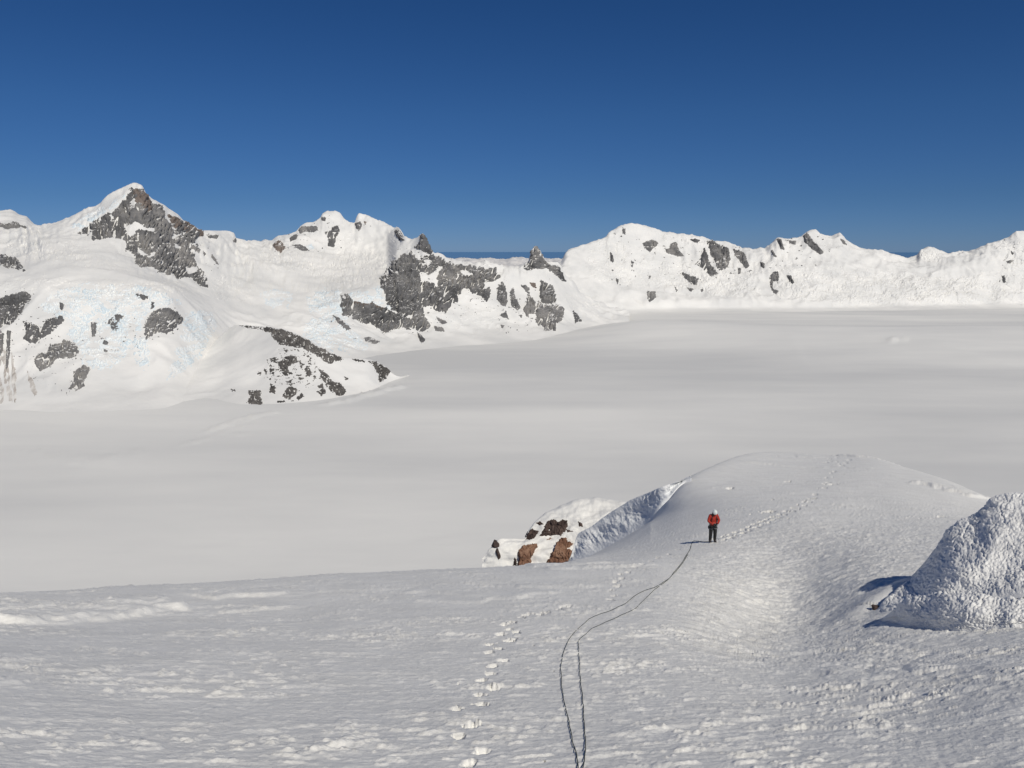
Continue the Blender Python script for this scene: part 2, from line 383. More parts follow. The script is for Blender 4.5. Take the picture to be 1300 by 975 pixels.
ridgeB = [(680,350),(700,343),(712,335),(717,325),(724,317),(740,312),(755,307),(768,302),(773,296),(778,292),(787,287),(795,284.5),(803,284),(815,285.5),(830,291),(850,296.5),(862,298),(875,300),(893,302),(905,307),(920,309),(935,314),(950,317),(958,318.5),(975,315),(980,309),(986,303),(990,302),(1000,304),(1016,302),(1022,297),(1028,293),(1034,291.5),(1042,297),(1055,299.5),(1062,297),(1066,295.5),(1071,302),(1078,309),(1086,313),(1100,317),(1125,321),(1143,326),(1155,329),(1163,327),(1169,319),(1178,315),(1186,316),(1194,319),(1205,322),(1230,319),(1260,310),(1280,303),(1287,297),(1292,294),(1300,294.5),(1330,288),(1400,310),(1600,300)]
baseB = [(680,412),(760,403),(850,398),(920,397),(1000,397.4),(1080,395.5),(1150,394.4),(1300,391),(1600,388)]
ridgeB = rel(baseB, [(x, y, float(np.interp(x, [680, 800, 960, 1034, 1155, 1290, 1600], [1500, 1500, 1450, 1650, 1500, 1200, 1100]))) for x, y in ridgeB])
B0 = Lz([(x, y+8) for x, y in baseB], 606)
B1 = rel(baseB, [(680,400,360),(760,390,400),(850,385,420),(1000,384,430),(1150,381,430),(1300,378,420),(1600,373,400)])
B2 = rel(baseB, [(680,375,720),(760,362,770),(850,362,770),(900,360,760),(1000,362,750),(1150,362,720),(1260,353,700),(1600,345,700)])
B3 = rel(baseB, [(680,360,1100),(740,338,1100),(800,328,1150),(870,330,1100),(950,336,1050),(1034,330,1100),(1155,345,1050),(1270,330,900),(1600,320,850)])
BK1 = [(x, y+20, r+300) for x, y, r in ridgeB]; BK2 = [(680, 420, 13500), (1600, 420, 14500)]
pxB = np.arange(680, 1600.1, 1.35)
B0b = rel(baseB, [(x, y-1.5, 140) for x, y in baseB]); B0c = rel(baseB, [(x, y-6.0, 320) for x, y in baseB])
PB, sB = surface([B0, B0b, B0c, B1, B2, B3, ridgeB, BK1, BK2], pxB, [12, 8, 10, 26, 34, 46, 10, 6])
PB = mtn_noise(PB, sB-2, 0, 4.0, 200, 0.8, ribs=2.4)
qx, qy = project(PB)
for poly, amp in (([(1000,345),(1150,350),(1280,355),(1280,385),(1080,390),(980,375)], 0.7), ([(770,300),(800,310),(800,360),(760,360)], 1.0), ([(830,325),(960,340),(960,375),(840,370)], 0.7), ([(1170,312),(1200,318),(1195,335),(1165,330)], 0.9)):
    sd = poly_sd(qx, qy, poly); st = fbm(PB[..., 0]/110, PB[..., 1]/110, 4, 240); k = np.abs(((st*6) % 1)-0.5)*2
    PB[..., 2] -= sstep(-5, 8, sd)*amp*sstep(0.5, 0.0, k)*2.2*np.hypot(PB[..., 0], PB[..., 1])/F
pb = split_cols(PB, pxB, [968, 1155])
m_right = props(grid_obj('mountain', pb[0], M_MTN), 'long rounded snow mountain with dark ribs on its right shoulder, right of the pinnacles', kind='structure')
m_horn = props(grid_obj('mountain', pb[1], M_MTN), 'low two horned snow peak between the rounded mountain and the sea gap', kind='structure')
m_edge = props(grid_obj('mountain', pb[2], M_MTN), 'snow ridge climbing to a small sharp summit at the right edge', kind='structure')
# small peak behind at the far left, and the distant range seen through the gap
f1 = L((-220,305,8000),(100,300,8000)); f2 = [(-220,300,8900),(-80,282,8900),(-30,285,8900),(-8,272,8900),(0,269,8900),(12,268,8900),(24,273,8900),(33,276,8900),(38,281,8900),(45,287,8900),(60,290,8900),(100,298,8900)]
pf = np.arange(-220, 100.1, 1.3)
PF, sF = surface([Lz([(-220,420),(100,420)], 650), f1, f2, [(x, y+20, r+300) for x, y, r in f2], L((-220,420,10800),(100,420,10800))], pf, [4, 40, 6, 4])
PF = mtn_noise(PF, sF, 0, 2.0, 300, 0.7)
m_small = props(grid_obj('mountain', PF, M_MTN), 'small snowy summit peeping over the plateau at the far left edge', kind='structure')
pd = np.arange(440, 860.1, 1.2)
rg = 329.5+1.6*fbm(pd/18, pd*0, 4, 60)-0.8*np.exp(-((pd-600)/30)**2)
D1 = [(x, 352, 12200) for x in (440, 860)]; D2 = [(x, y, 14500) for x, y in zip(pd, rg)]
PD, sD = surface([Lz([(440,395),(860,395)], 650), L((440,360,11800),(860,360,11800)), L((440,340,13300),(860,340,13300)), D2, L((440,350,15500),(860,350,15500))], pd, [4, 22, 22, 5])
PD = mtn_noise(PD, sD, 0, 3.0, 330, 0.6)
m_far = props(grid_obj('mountain_range', PD, M_FAR), 'distant pale snowfield and low peaks seen through the gap before the sea', kind='structure')

# rocky hill in front of the left massif
baseH = [(140,524),(170,528),(200,531),(240,531),(300,527),(330,521),(360,518),(420,510),(470,499),(500,484),(520,476)]
hb = Lz([(x, y+3) for x, y in baseH], 615)
hcr = rel(baseH, [(140,523,40),(170,517,220),(190,509,340),(212,493,530),(228,478,770),(248,459,960),(268,438,1160),(284,422,1250),(300,412.5,1200),(326,414,1000),(350,416,830),(372,422,690),(394,433,560),(410,443,480),(428,451.5,430),(440,455,400),(452,455,370),(468,456,330),(478,458.5,290),(490,465,200),(495,471,120),(503,479,40),(520,476,0)])
def mixl(A, B, t, dr=0, tr=None):
    tr = t if tr is None else tr
    ax = [q[0] for q in A]; bx = [q[0] for q in B]; xs = sorted(set(ax+bx))
    return [(x, np.interp(x, ax, [q[1] for q in A])*(1-t)+np.interp(x, bx, [q[1] for q in B])*t, np.interp(x, ax, [q[2] for q in A])*(1-tr)+np.interp(x, bx, [q[2] for q in B])*tr+dr) for x in xs]
hm1 = mixl(hb, hcr, 0.28, 0, 0.32); hm2 = mixl(hb, hcr, 0.65, 0, 0.62)
hk = [(x, y+25, r+160) for x, y, r in hcr]; hk2 = [(x, y+70, r+420) for x, y, r in hcr]
pxH = np.arange(140, 520.1, 1.1)
PH, sH = surface([hb, hm1, hm2, hcr, hk, hk2], pxH, [36, 40, 40, 8, 5], sig_px=5)
PH = mtn_noise(PH, sH, 0, 3.0, 400, 0.4)
m_hill = props(grid_obj('hill', PH, M_MTN), 'low rounded hill speckled with dark rocks at the foot of the left massif', kind='structure')

def up2(P, k=2):
    def up(a):
        n = a.shape[0]; t = np.linspace(0, n-1, (n-1)*k+1); i = np.minimum(t.astype(int), n-2); f = (t-i)[:, None, None]
        return a[i]*(1-f)+a[i+1]*f
    a = up(P); return up(a.transpose(1, 0, 2)).transpose(1, 0, 2)
NOR = {}
def patch(parent, P, poly, name='rock_face', mat=None, holes=(), amp=1.3, crag=1.6, edge=1.6, seed=1, mode='rock', up=2, sink=1.0, label=None, nf=1.0, cs=1.0, thin=0.1, gully=1.0, single=False, dens=0.35):
    """a real slab of rock or ice standing proud of the snow surface it grows from"""
    key = id(P)
    if key not in NOR:
        NOR[key] = (normals(smooth1(smooth1(P, 3, 0), 3, 1)), *project(P))
    N, qx, qy = NOR[key]
    a = np.asarray(poly, float); x0, y0 = a.min(0)-5; x1, y1 = a.max(0)+5
    m = (qx > x0) & (qx < x1) & (qy > y0) & (qy < y1)
    if key == id(PA): m &= (np.arange(P.shape[0]) <= sum(rowsA[:5])+4)[:, None]
    ii, jj = np.where(m)
    if len(ii) == 0: print('EMPTY patch', poly[:2]); return None
    i0, i1 = max(ii.min()-1, 0), ii.max()+2; j0, j1 = max(jj.min()-1, 0), jj.max()+2
    p = up2(P[i0:i1, j0:j1], up); n = up2(N[i0:i1, j0:j1], up); n /= np.linalg.norm(n, axis=-1, keepdims=True)
    X, Y, Z = p[..., 0], p[..., 1], p[..., 2]
    x, y = project(p); r = np.hypot(X, Y); pm = r/F
    sd = poly_sd(x, y, poly)
    for h in holes: sd = np.minimum(sd, -poly_sd(x, y, h)+0.4)
    big = float(np.clip(sd.max()/7.0, 0.35, 1.6))
    sd = sd + nf*(edge*2.2*big*fbm(x/9, y/7, 5, seed, 0.66)+0.7*edge*perlin2(x/1.9, y/1.5, seed+5))
    w = np.clip(sd/2.2, -1, 1)
    if mode == 'rock':
        # steep ribs running down the slope, with blocky facets
        c = 1.3*fbm(x/22, y/40, 2, seed+10, 0.5, True)+1.5*fbm(x/9, y/18, 3, seed+11, 0.5, True)+0.6*perlin2(x/3.4, y/6, seed+12)+0.12*perlin2(x/2.0, y/2.6, seed+13)
        d1, d2, hv = voro(x/5.0, y/7.0, seed+40); c = c+0.9*(hv-0.5)-0.8*sstep(0.18, 0.0, d2-d1)
        hole = fbm(x/7, y/3.2, 4, seed+60, 0.6)
        xs = x+0.45*y+2.5*fbm(x/12, y/12, 2, seed+62); gul = 1-np.abs(perlin2(xs/6.5, y/24.0, seed+63))*2.2; led = 1-np.abs(perlin2(x/17.0, (y+0.25*x)/4.2, seed+64))*2.4
        gate = sstep(-0.15, 0.25, fbm(x/20, y/14, 2, seed+65))
        cutf = np.maximum(sstep(0.66, 0.9, gul)*(1-0.7*gate), sstep(0.66, 0.9, led)*gate)*float(np.clip(big*1.2-0.35, 0, 1))*gully
        d = w*amp+np.clip(w, 0, 1)*c*crag*0.8-np.clip(w, 0, 1)*sstep(0.24, 0.42, hole)*3.0-np.clip(w, 0, 1)*cutf*(amp+crag*1.3)
    elif mode == 'scree':
        c = perlin2(x/2.6, y/1.9, seed+12)+0.7*perlin2(x/1.3, y/1.0, seed+13)+1.3*fbm(x/7, y/4.5, 3, seed+14)
        d = w*amp+np.clip(w, 0, 1)*(c*1.25+0.1)*crag
    elif mode == 'sparse':
        c = fbm(x/6, y/3.6, 4, seed+12, 0.75)
        d = -1.2+np.clip(w, 0, 1)*(c*4.6+dens)
    elif mode == 'ice':
        d1, d2, hv = voro(x/5.5/cs+1.2*fbm(x/14, y/9, 3, seed), y/2.8/cs+0.8*fbm(x/9, y/12, 2, seed+1), seed+40)
        d = w*0.5+np.clip(w, 0, 1)*(0.9*(hv-0.45)-1.3*sstep(0.2, 0.0, d2-d1)+0.5*perlin2(x/1.8, y/1.4, seed+3))*crag-np.clip(w, 0, 1)*sstep(thin, thin+0.2, fbm(x/16, y/9, 4, seed+70))*1.6
    elif mode == 'film':
        d = w*0.25+np.clip(w, 0, 1)*0.5*perlin2(x/3, y/12, seed)-np.clip(w, 0, 1)*sstep(0.0, 0.25, fbm(x/5, y/20, 3, seed+9))*0.8
    q = p+n*(d*pm)[..., None]
    keep = (d > -0.6*sink) & (sd > -2.4)
    if single:                                   # keep only the largest connected block
        lab = np.where(keep, np.arange(keep.size).reshape(keep.shape), -1)
        for _ in range(400):
            l2_ = lab.copy()
            for ax in (0, 1):
                for sh in (1, -1): l2_ = np.maximum(l2_, np.roll(lab, sh, ax))
            l2_ = np.where(keep, l2_, -1)
            if (l2_ == lab).all(): break
            lab = l2_
        u_, c_ = np.unique(lab[lab >= 0], return_counts=True); keep = lab == u_[np.argmax(c_)]
    o = grid_obj(name, q, mat or M_ROCK, parent, keep, smooth=(mode in ('ice', 'film', 'rock')))
    if o is not None and label: o['label'] = label
    return o

# -- the pyramid peak
patch(m_pyr, PA, [(166,240),(172,239),(180,242),(186,250),(192,257),(205,263),(207,270),(213,281),(220.5,291),(223,289),(215.4,275),(219,276),(227,281),(236,285),(242.5,290),(252,295),(259.4,296),(258.5,300),(249,301.5),(247.5,308),(253,314),(257,320),(252,321),(240,314),(243,321),(249,332),(254,341),(262,354),(263.5,364),(257,364),(244,354),(234,353),(225,355.5),(219,349),(205,346),(191,339.5),(181,340.5),(172,334),(171,323),(161,318),(159,305),(150,302),(136,303),(124,304),(117,296),(113,285),(120,280),(129,275),(138,271),(148,265),(156,257),(163,249)],
      holes=[[(158,288),(172,282),(182,287),(198,290),(196,295),(176,292),(165,300),(162,297)],[(175,314),(183,320),(190,324),(202,312),(199,321),(190,327),(181,325),(174,321)],[(220,308),(231,313),(229,318),(221,315)],[(229,298),(238,305),(246,311),(240,312)],[(235,340),(250,338),(250,345),(238,349)],[(171,250),(179,250),(179,258),(165,261)]], seed=1, label='tall dark triangular rock face of the pyramid peak')
patch(m_pyr, PA, [(168,241),(181,242),(188,253),(194,266),(188,272),(178,262),(172,256)], mat=M_TAN, amp=2.4, seed=3)
patch(m_pyr, PA, [(212,272),(222,276),(246,288),(259,296),(256,300),(240,296),(222,290)], mat=M_TAN, amp=2.2, seed=4)
for k, pl in enumerate([[(104,291),(112,288),(111,297),(105,297)],[(98,296),(104,294),(103,298)],[(117,299),(123,303),(119,306),(116,303)],[(262,298),(277,299),(276,303),(265,302)],[(295,302),(300,303),(300,308),(296,308)],[(269,323),(273,327),(278,337),(274,334),(268,326)],[(257,318),(262,322),(259,325)],
        [(0,323),(20,327),(29,339),(24,342),(10,340),(0,337)],
        [(-30,376),(0,379),(16,374),(31,370),(41,375),(36,386),(27,397),(20,407),(12,412),(4,410),(-8,430),(-30,425)],
        [(29,408),(41,409),(49,415),(52,428),(45,437),(37,435),(30,430),(33,421)],[(53,418),(61,405),(78,401),(82,407),(68,420),(56,428),(49,436),(49,428)],
        [(44,455),(50,449),(58,447),(64,438),(82,433),(94,434),(101.5,442),(98,451),(88,455),(73,455),(64,465),(51,471),(45,463)],
        [(93,473),(106,463),(115,469),(107,483),(107,491),(96,496),(86,494),(93,485)],[(115,409),(123,410),(121,428),(117,428)],
        [(137,407),(148,398),(157,401),(150,412),(151,420),(143,420),(138,414)],[(172,372),(191,377),(183,381),(174,378)],
        [(184,408),(194,395),(203,391),(215,391),(225,395),(231,406),(223,418),(211,425),(201,421),(191,428),(184,430)],[(192,383),(196,384),(196,391),(191,393)],
        [(131,431),(138,434),(135,440),(130,436)],[(131,442),(137,446),(133,448)],[(76,382),(82,387),(79,394),(76,392)],
        [(9,420),(14,420),(12.5,450),(9,472),(7,468)],[(-5,415),(5,424),(4,445),(-5,462)],[(127,428),(132,430),(129,433)],[(29,341),(33,343),(29,345)]]):
    patch(m_pyr, PA, pl, seed=20+k, edge=1.2, crag=1.2)
patch(m_pyr, PA, [(62,374),(105,361),(150,362),(190,364),(208,372),(228,385),(196,392),(182,400),(176,425),(165,440),(150,462),(130,472),(106,462),(100,440),(86,425),(84,405),(62,402),(52,388)], name='icefall', mat=M_ICE, mode='ice', seed=60, edge=3.0, crag=1.3, up=2)
patch(m_pyr, PA, [(168,425),(186,430),(192,455),(186,472),(172,462)], name='icefall', mat=M_ICE, mode='ice', seed=61, edge=2.0)
patch(m_pyr, PA, [(235,398),(268,396),(274,410),(262,440),(240,468),(214,480),(222,450),(232,425)], name='icefall', mat=M_ICE, mode='ice', seed=62, edge=3.0, crag=0.9)
patch(m_pyr, PA, [(88,288),(112,271),(130,262),(150,250),(162,246),(148,262),(126,274),(112,286),(100,293)], name='ice_cliff', mat=M_ICE, mode='ice', seed=63, edge=1.5, crag=0.9)
patch(m_pyr, PA, [(0,440),(16,450),(22,485),(20,512),(10,508),(0,512)], name='debris_fan', mat=M_DEB, mode='film', seed=64)
patch(m_pyr, PA, [(34,470),(40,476),(50,505),(44,503),(36,490)], name='debris_fan', mat=M_DEB, mode='film', seed=65)
patch(m_small, PF, [(-20,286),(10,285),(20,282),(28,287),(44,290),(30,293),(-20,293)], seed=66)
# -- the twin topped dome
for k, (pl, mt) in enumerate([([(345,309),(356,305),(360,310),(363,316),(356,321),(350,317)], M_TAN),([(379,292),(384,287),(392,288),(402,286),(404,293),(397,295),(388,294),(381,296)], M_ROCK),([(368,302),(378,296),(377,303),(368,307)], M_ROCK),
        ([(371,311),(380,310),(387,313),(393,318),(384,319),(377,315)], M_ROCK),([(412,294),(420,292),(421,288),(430,286),(431,294),(427,304),(424,314),(416,312),(417,303)], M_ROCK),
        ([(451,284),(457,281),(460,286),(457,292),(452,291)], M_ROCK),([(462,281),(465,281),(464,287)], M_TAN),([(407,275),(414,276),(413,281),(409,280)], M_ROCK),([(500,294),(504,290),(509,295),(514,305),(507,306)], M_ROCK),
        ([(422,400),(431,404),(440,412),(445,417),(440,420),(430,411)], M_ROCK),([(462,428),(470,428),(483,434),(476,437),(464,433)], M_ROCK)]):
    patch(m_twin, PA, pl, mat=mt, seed=80+k, edge=1.2, crag=1.3)
patch(m_twin, PA, [(388,374),(412,366),(437,368),(440,400),(446,418),(466,436),(470,444),(440,447),(402,440),(384,425),(396,398)], name='icefall', mat=M_ICE, mode='ice', seed=91, edge=3, crag=1.2)
patch(m_twin, PA, [(437,368),(452,370),(482,363),(490,384),(503,396),(480,388),(452,384),(440,380)], name='icefall', mat=M_ICE, mode='ice', seed=92, edge=2, crag=1.2)
patch(m_twin, PA, [(330,372),(352,366),(372,372),(366,392),(340,388)], name='icefall', mat=M_ICE, mode='ice', seed=93, edge=2, crag=0.7)
patch(m_twin, PA, [(388,312),(396,309),(399,315),(392,317)], name='icefall', mat=M_ICE, mode='ice', seed=94, edge=1, crag=0.8)
# -- the central buttress
patch(m_but, PA, [(482,352),(488,345),(496,339),(502,331),(508,327),(519,320),(523,319),(529,327),(534,331),(540,323),(552,325),(558,328),(566,334),(575,336),(589,337.5),(600,337),(617,340),(626,341),(631,343),(634,351),(627,357),(612,360),(616,367),(624,369),(621,379),(617,383),(610,376),(600,374),(595,366),(589,366),(582,375),(581,385),(575,384),(571,389),(566,399),(557,396),(549,390),(534,388),(537,398),(545,414),(536,422),(524,418),(512,410),(512,402),(506,398),(496,391),(490,382),(489,371),(484,364)],
      holes=[[(529,341),(536,345),(546,348),(560,338),(564,336),(556,350),(556,366),(551,360),(535,358),(533,350)],[(584,343),(598,344),(596,351),(588,350)],[(525,322),(533,326),(548,333),(546,335),(533,331),(527,328)],[(513,401),(524,400),(522,407),(509,408)]], seed=110, amp=2.0, crag=2.1, label='widest grey rock wall below the left pinnacle')
patch(m_but, PA, [(503,353),(520,340),(530,350),(531,375),(528,395),(505,398),(500,380)], seed=111, amp=4.0, crag=1.8, label='flat lighter slab split by a dark vertical crack')
patch(m_but, PA, [(433,374),(442,373),(448,384),(460,386),(472,385),(488,391),(505,399),(514,402),(520,405),(526,412),(520,418),(505,416),(490,423),(480,417),(466,411),(449,405),(435,399),(432,390)], seed=112, amp=1.8, crag=1.8)
patch(m_but, PA, [(448,382),(460,385),(474,386),(490,393),(484,394),(466,390),(450,387)], mat=M_TAN, amp=2.6, seed=113)
patch(m_but, PA, [(527,314),(531,310),(533,299),(537,295),(541,301),(545,311),(549,322),(541,321),(534,319)], seed=114, amp=1.2, crag=1.2, label='sharp left pinnacle on the skyline')
for k, (pl, mt, am) in enumerate([([(550,413),(562,416),(565,421),(553,420)], M_ROCK, 1.3),([(554,402),(562,405),(568,410),(562,412),(555,406)], M_ROCK, 1.3),([(529,422),(535,426),(541,431),(535,436),(532,430)], M_ROCK, 1.3),
        ([(630,366),(634,362),(637,356),(642,366),(644,378),(643,389),(638,389),(631,381)], M_ROCK, 1.8),([(647,371),(651,365),(655,379),(661,390),(657,394),(649,390)], M_ROCK, 1.8),
        ([(660,361),(668,362),(672,365),(673,376),(680,383),(681,390),(678,398),(672,398),(671,405),(665,396),(664,392),(669,383),(670,372)], M_ROCK, 1.8),([(672,358),(680,360),(681,366),(675,364)], M_TAN, 1.4),
        ([(686,357),(690,357),(700,364),(704,370),(706,383),(702,387),(689,385),(685,376)], M_ROCK, 3.2),([(680,392),(684,382),(690,386),(702,388),(708,386),(716,391),(714,405),(706,412),(705,419),(692,421),(688,414),(681,412)], M_ROCK, 1.8),
        ([(727,394),(733,399),(739,408),(730,410)], M_ROCK, 1.4),([(662,341),(668,335),(672,332),(674,320),(679,312),(684,316),(688,324),(692,330),(697,335),(709,338),(713,347),(720,358),(714,358),(703,347),(694,341),(683,341),(672,343)], M_ROCK, 1.4),
        ([(633,400),(642,396),(644,400),(646,406),(636,402)], M_ROCK, 1.3),([(635,411),(640,413),(639,417),(636,416)], M_ROCK, 1.3),([(640,394),(644,395),(643,398)], M_ROCK, 1.2),([(659,400),(663,400),(662,404)], M_ROCK, 1.0)]):
    patch(m_but, PA, pl, mat=mt, amp=am, seed=120+k, edge=1.2, crag=1.5, label='sharp right pinnacle with a jagged tail on the skyline' if k == 10 else None)
# -- the right range
for k, pl in enumerate([[(816,309),(820,306),(828,304),(836,309),(832,313),(825,320),(818,316)],[(842,315),(850,316),(852,309),(858,307),(862,316),(868,325),(860,326),(847,321)],[(882,335),(890,327),(894,315),(898,322),(900,333),(912,347),(902,351),(896,346),(891,339)],
        [(897,307),(904,305),(909,309),(918,311),(925,316),(927,330),(922,341),(913,343),(909,335),(903,325)],[(929,315),(938,318),(946,322),(951,337),(947,341),(940,333),(933,324)],[(876,304),(881,303),(889,305),(885,309),(880,308)],
        [(865,345),(873,348),(887,354),(884,362),(876,360),(868,353)],[(821,370),(832,370),(833,377),(829,381),(824,384)],[(872,365),(881,367),(877,371)],[(856,363),(861,369),(858,371)],[(774,318),(779,326),(779,334),(775,332)],[(790,289),(794,290),(794,298),(790,296)],
        [(822,349),(827,351),(824,354)],[(801,330),(805,333),(803,340),(800,337)],[(937,340),(941,341),(940,348),(937,347)],[(964,332),(971,334),(970,341),(966,338)],[(889,366),(893,368),(891,372)],[(780,352),(786,355),(784,361)]]):
    patch(m_right, PB, pl, seed=150+k, edge=1.2, crag=1.5)
for k, pl in enumerate([[(977,352),(981,345),(989,345),(989,358),(982,358),(981,366),(990,371),(985,376),(978,365)],[(998,349),(1004,349),(1009,360),(1005,362)],[(978,318),(981,317),(986,326),(983,327)],[(1019,300),(1025,294),(1029,301),(1033,307),(1040,314),(1047,321),(1041,323),(1030,316),(1022,308)],
        [(986,304),(992,303),(996,317),(991,316)],[(1001,305),(1011,306),(1010,311),(1002,309)],[(1066,302),(1070,304),(1076,311),(1070,310)]]):
    patch(m_horn, PB, pl, seed=170+k, edge=1.0, crag=1.4)
for k, pl in enumerate([[(1277,331),(1287,330),(1283,335),(1279,335)],[(1271,350),(1275,350),(1277,358),(1273,359)],[(1283,318),(1288,322),(1285,325)]]):
    patch(m_edge, PB, pl, seed=180+k, edge=1.0, crag=1.3)
for par_, P_, pls in ((m_right, PB, [[(758,304),(800,306),(806,330),(800,362),(752,356),(742,330)],[(806,318),(850,326),(905,352),(960,345),(962,376),(900,376),(850,368),(812,372)],[(838,298),(900,306),(898,314),(850,308)]]),
                      (m_horn, PB, [[(972,330),(1010,338),(1080,340),(1150,346),(1150,384),(1060,386),(985,378)]]),
                      (m_edge, PB, [[(1160,350),(1230,350),(1268,340),(1300,335),(1320,384),(1220,386),(1160,384)],[(1262,312),(1300,300),(1320,330),(1275,345)],[(1168,318),(1190,318),(1200,330),(1172,330)]]),
                      (m_twin, PA, [[(336,322),(400,325),(470,318),(500,326),(486,350),(440,360),(380,346),(336,342)],[(420,292),(450,296),(470,312),(430,318)]]),
                      (m_pyr, PA, [[(10,304),(90,306),(120,322),(110,334),(40,330),(8,322)],[(268,348),(318,352),(318,384),(276,382)],[(0,350),(60,352),(120,360),(60,372),(0,366)]]),
                      (m_but, PA, [[(560,396),(620,388),(650,398),(640,418),(580,418)],[(716,372),(760,384),(760,402),(724,392)]])):
    for k, pl in enumerate(pls): patch(par_, P_, pl, name='crevassed_snow', mat=M_MTN, mode='ice', seed=300+k*7, edge=4, crag=0.42, cs=2.1, thin=0.0)
for par_, P_, pls, dn in ((m_pyr, PA, [[(0,365),(45,362),(60,395),(110,398),(118,440),(120,480),(90,505),(40,480),(0,440)],[(130,395),(165,395),(235,388),(240,420),(200,440),(140,455),(120,430)],[(205,262),(262,290),(285,330),(275,350),(262,340),(240,300)],[(90,280),(130,270),(125,310),(95,305)]], -0.25),
                          (m_twin, PA, [[(342,300),(385,283),(415,270),(436,276),(436,320),(400,324),(345,324)],[(448,275),(475,282),(470,300),(448,298)],[(410,395),(450,410),(480,440),(455,440),(415,415)]], -0.35),
                          (m_but, PA, [[(500,310),(545,312),(640,336),(650,380),(700,350),(720,400),(700,425),(640,425),(600,400),(560,420),(510,430),(490,400)]], -0.3),
                          (m_right, PB, [[(770,290),(800,300),(815,340),(790,370),(765,350)],[(808,300),(955,310),(960,350),(880,372),(815,350)]], -0.3),
                          (m_horn, PB, [[(975,298),(1050,292),(1080,310),(1045,335),(1010,365),(972,378)]], -0.4),(m_edge, PB, [[(1262,300),(1300,296),(1310,360),(1266,366)]], -0.4)):
    for k, pl in enumerate(pls):
        o = patch(par_, P_, pl, name='scattered_rocks', mat=M_ROCK, mode='sparse', seed=400+k*9, edge=3, dens=dn)
        if o: o['kind'] = 'stuff'
# -- rocks on the hill
for k, pl in enumerate([[(300,412.5),(326,415.5),(350,416.5),(372,422.5),(394,434),(409,443.5),(428,452.5),(440,456),(428,459),(416,461),(407,455),(391,445),(372,440),(358,437),(348,432),(343,422),(317,416)],
        [(466,457.5),(478,459.5),(491,466),(495,471),(490,480),(483,486.5),(480,481),(479,474),(474,465)],[(404,468),(415,474),(420,483),(431,486),(438,492),(438.5,500),(430,503),(421,497),(413,489),(407,478)],
        [(353,461),(363,452),(376,451),(378,459),(366,466),(366,478),(357,475)],[(379,459),(387,462),(382,468)],[(341,498),(344,487),(351,492),(349,500)],[(313,511),(317,504),(315,496),(322,496),(331,496),(331,504),(334,511),(332,516),(325,514)],
        [(358,502),(364,494),(370,490),(380,496),(374,502),(367,508)],[(376,505),(383,499),(386,503),(379,508)],[(402,497),(411,492),(414,499),(408,503)],[(363,484),(371,482),(368,488)],[(436,478),(443,480),(440,483)],
        [(342,468),(348,468),(348,476),(343,474)],[(335,468),(340,470),(338,475)],[(327,471),(332,472),(331,477),(327,476)],[(342,455),(351,453),(350,461),(344,459)],[(293,494),(299,495),(299,497),(294,497)],[(351,509),(363,508),(362,510.5),(352,511)],
        [(368,508),(374,508),(373,510)],[(448,456),(464,457.5),(463,460),(450,458)],[(403,490),(409,487),(411,492),(404,493)],[(386,467),(393,466),(396,476),(390,478)],[(318,513),(323,514),(322,516)]]):
    patch(m_hill, PH, pl, name='rock_outcrop', mat=M_DARK, mode='scree', seed=200+k, edge=1.5, amp=0.8, crag=1.3, up=2)
sp = patch(m_hill, PH, [(359,440),(395,444),(407,460),(414,482),(398,492),(375,492),(350,492),(333,482),(340,455)], name='scattered_rocks', mat=M_DARK, mode='sparse', seed=240, edge=3, up=2)
if sp: sp['kind'] = 'stuff'

# ------------------------------------------------------------------ the near slope, bowl and knoll
K = L
g0 = K((-900,1180,3.6),(2200,1180,3.6))
g1 = K((-900,1050,4.6),(0,1050,4.6),(650,1050,4.3),(1300,1050,4.5),(2200,1050,4.6))
g2 = K((-900,975,6.2),(0,975,6.0),(650,975,5.5),(1300,975,6.0),(2200,975,6.2))
g3 = K((-900,860,10.5),(0,860,10.5),(650,860,10),(870,860,10.4),(1000,860,11.6),(1150,860,11.1),(1300,855,10.2),(2200,845,10))
g4 = K((-900,800,20),(0,791,19),(300,788,18),(650,785,16.5),(830,786,16.9),(880,788,17.8),(1000,790,24),(1120,790,19.4),(1220,795,17.9),(1300,800,16.2),(2200,790,14))
g5 = K((-900,770,27),(-300,758,27),(0,753,27),(200,743.5,28),(300,738,29),(400,731,29.5),(520,724.5,30),(620,720,30.2),(700,717.5,30.5),(760,716,30.5),(830,715,30),(870,722,28.5),(904,727,28.5),(1000,733,30.2),(1120,735,26),(1200,737,25.2),(1300,737,24),(2200,720,19))
g6 = K((-900,800,36),(-300,790,36),(0,778,36),(300,764,38),(520,748,39),(600,742,39),(650,736,40),(700,720,40.5),(730,711.5,41),(760,707.5,41.5),(800,701,41),(830,696,40),(870,691,38.5),(904,689,38),(1000,697,36.5),(1120,700,32),(1200,700,31.5),(1300,702,30),(2200,680,25))
g7 = K((-900,900,55),(0,850,55),(520,830,57),(650,800,57),(700,750,60),(728,714,69),(745,708,70.5),(760,700.5,70),(788,685,68.5),(815,669,66),(837,656,62),(869,645,58),(904,643,54),(950,651,48),(1000,662,42.5),(1120,668,42),(1200,672,40),(1300,672,40),(2200,650,40))
g8 = K((-900,960,80),(0,930,80),(520,900,82),(700,840,75),(735,770,78),(760,745,77),(788,720,74),(815,680,68.5),(837,645,65),(852,631,63.5),(869,626,61.5),(904,620,62),(960,617,63),(1050,618,62),(1120,625,60),(1200,642,56),(1300,660,55),(2200,640,55))
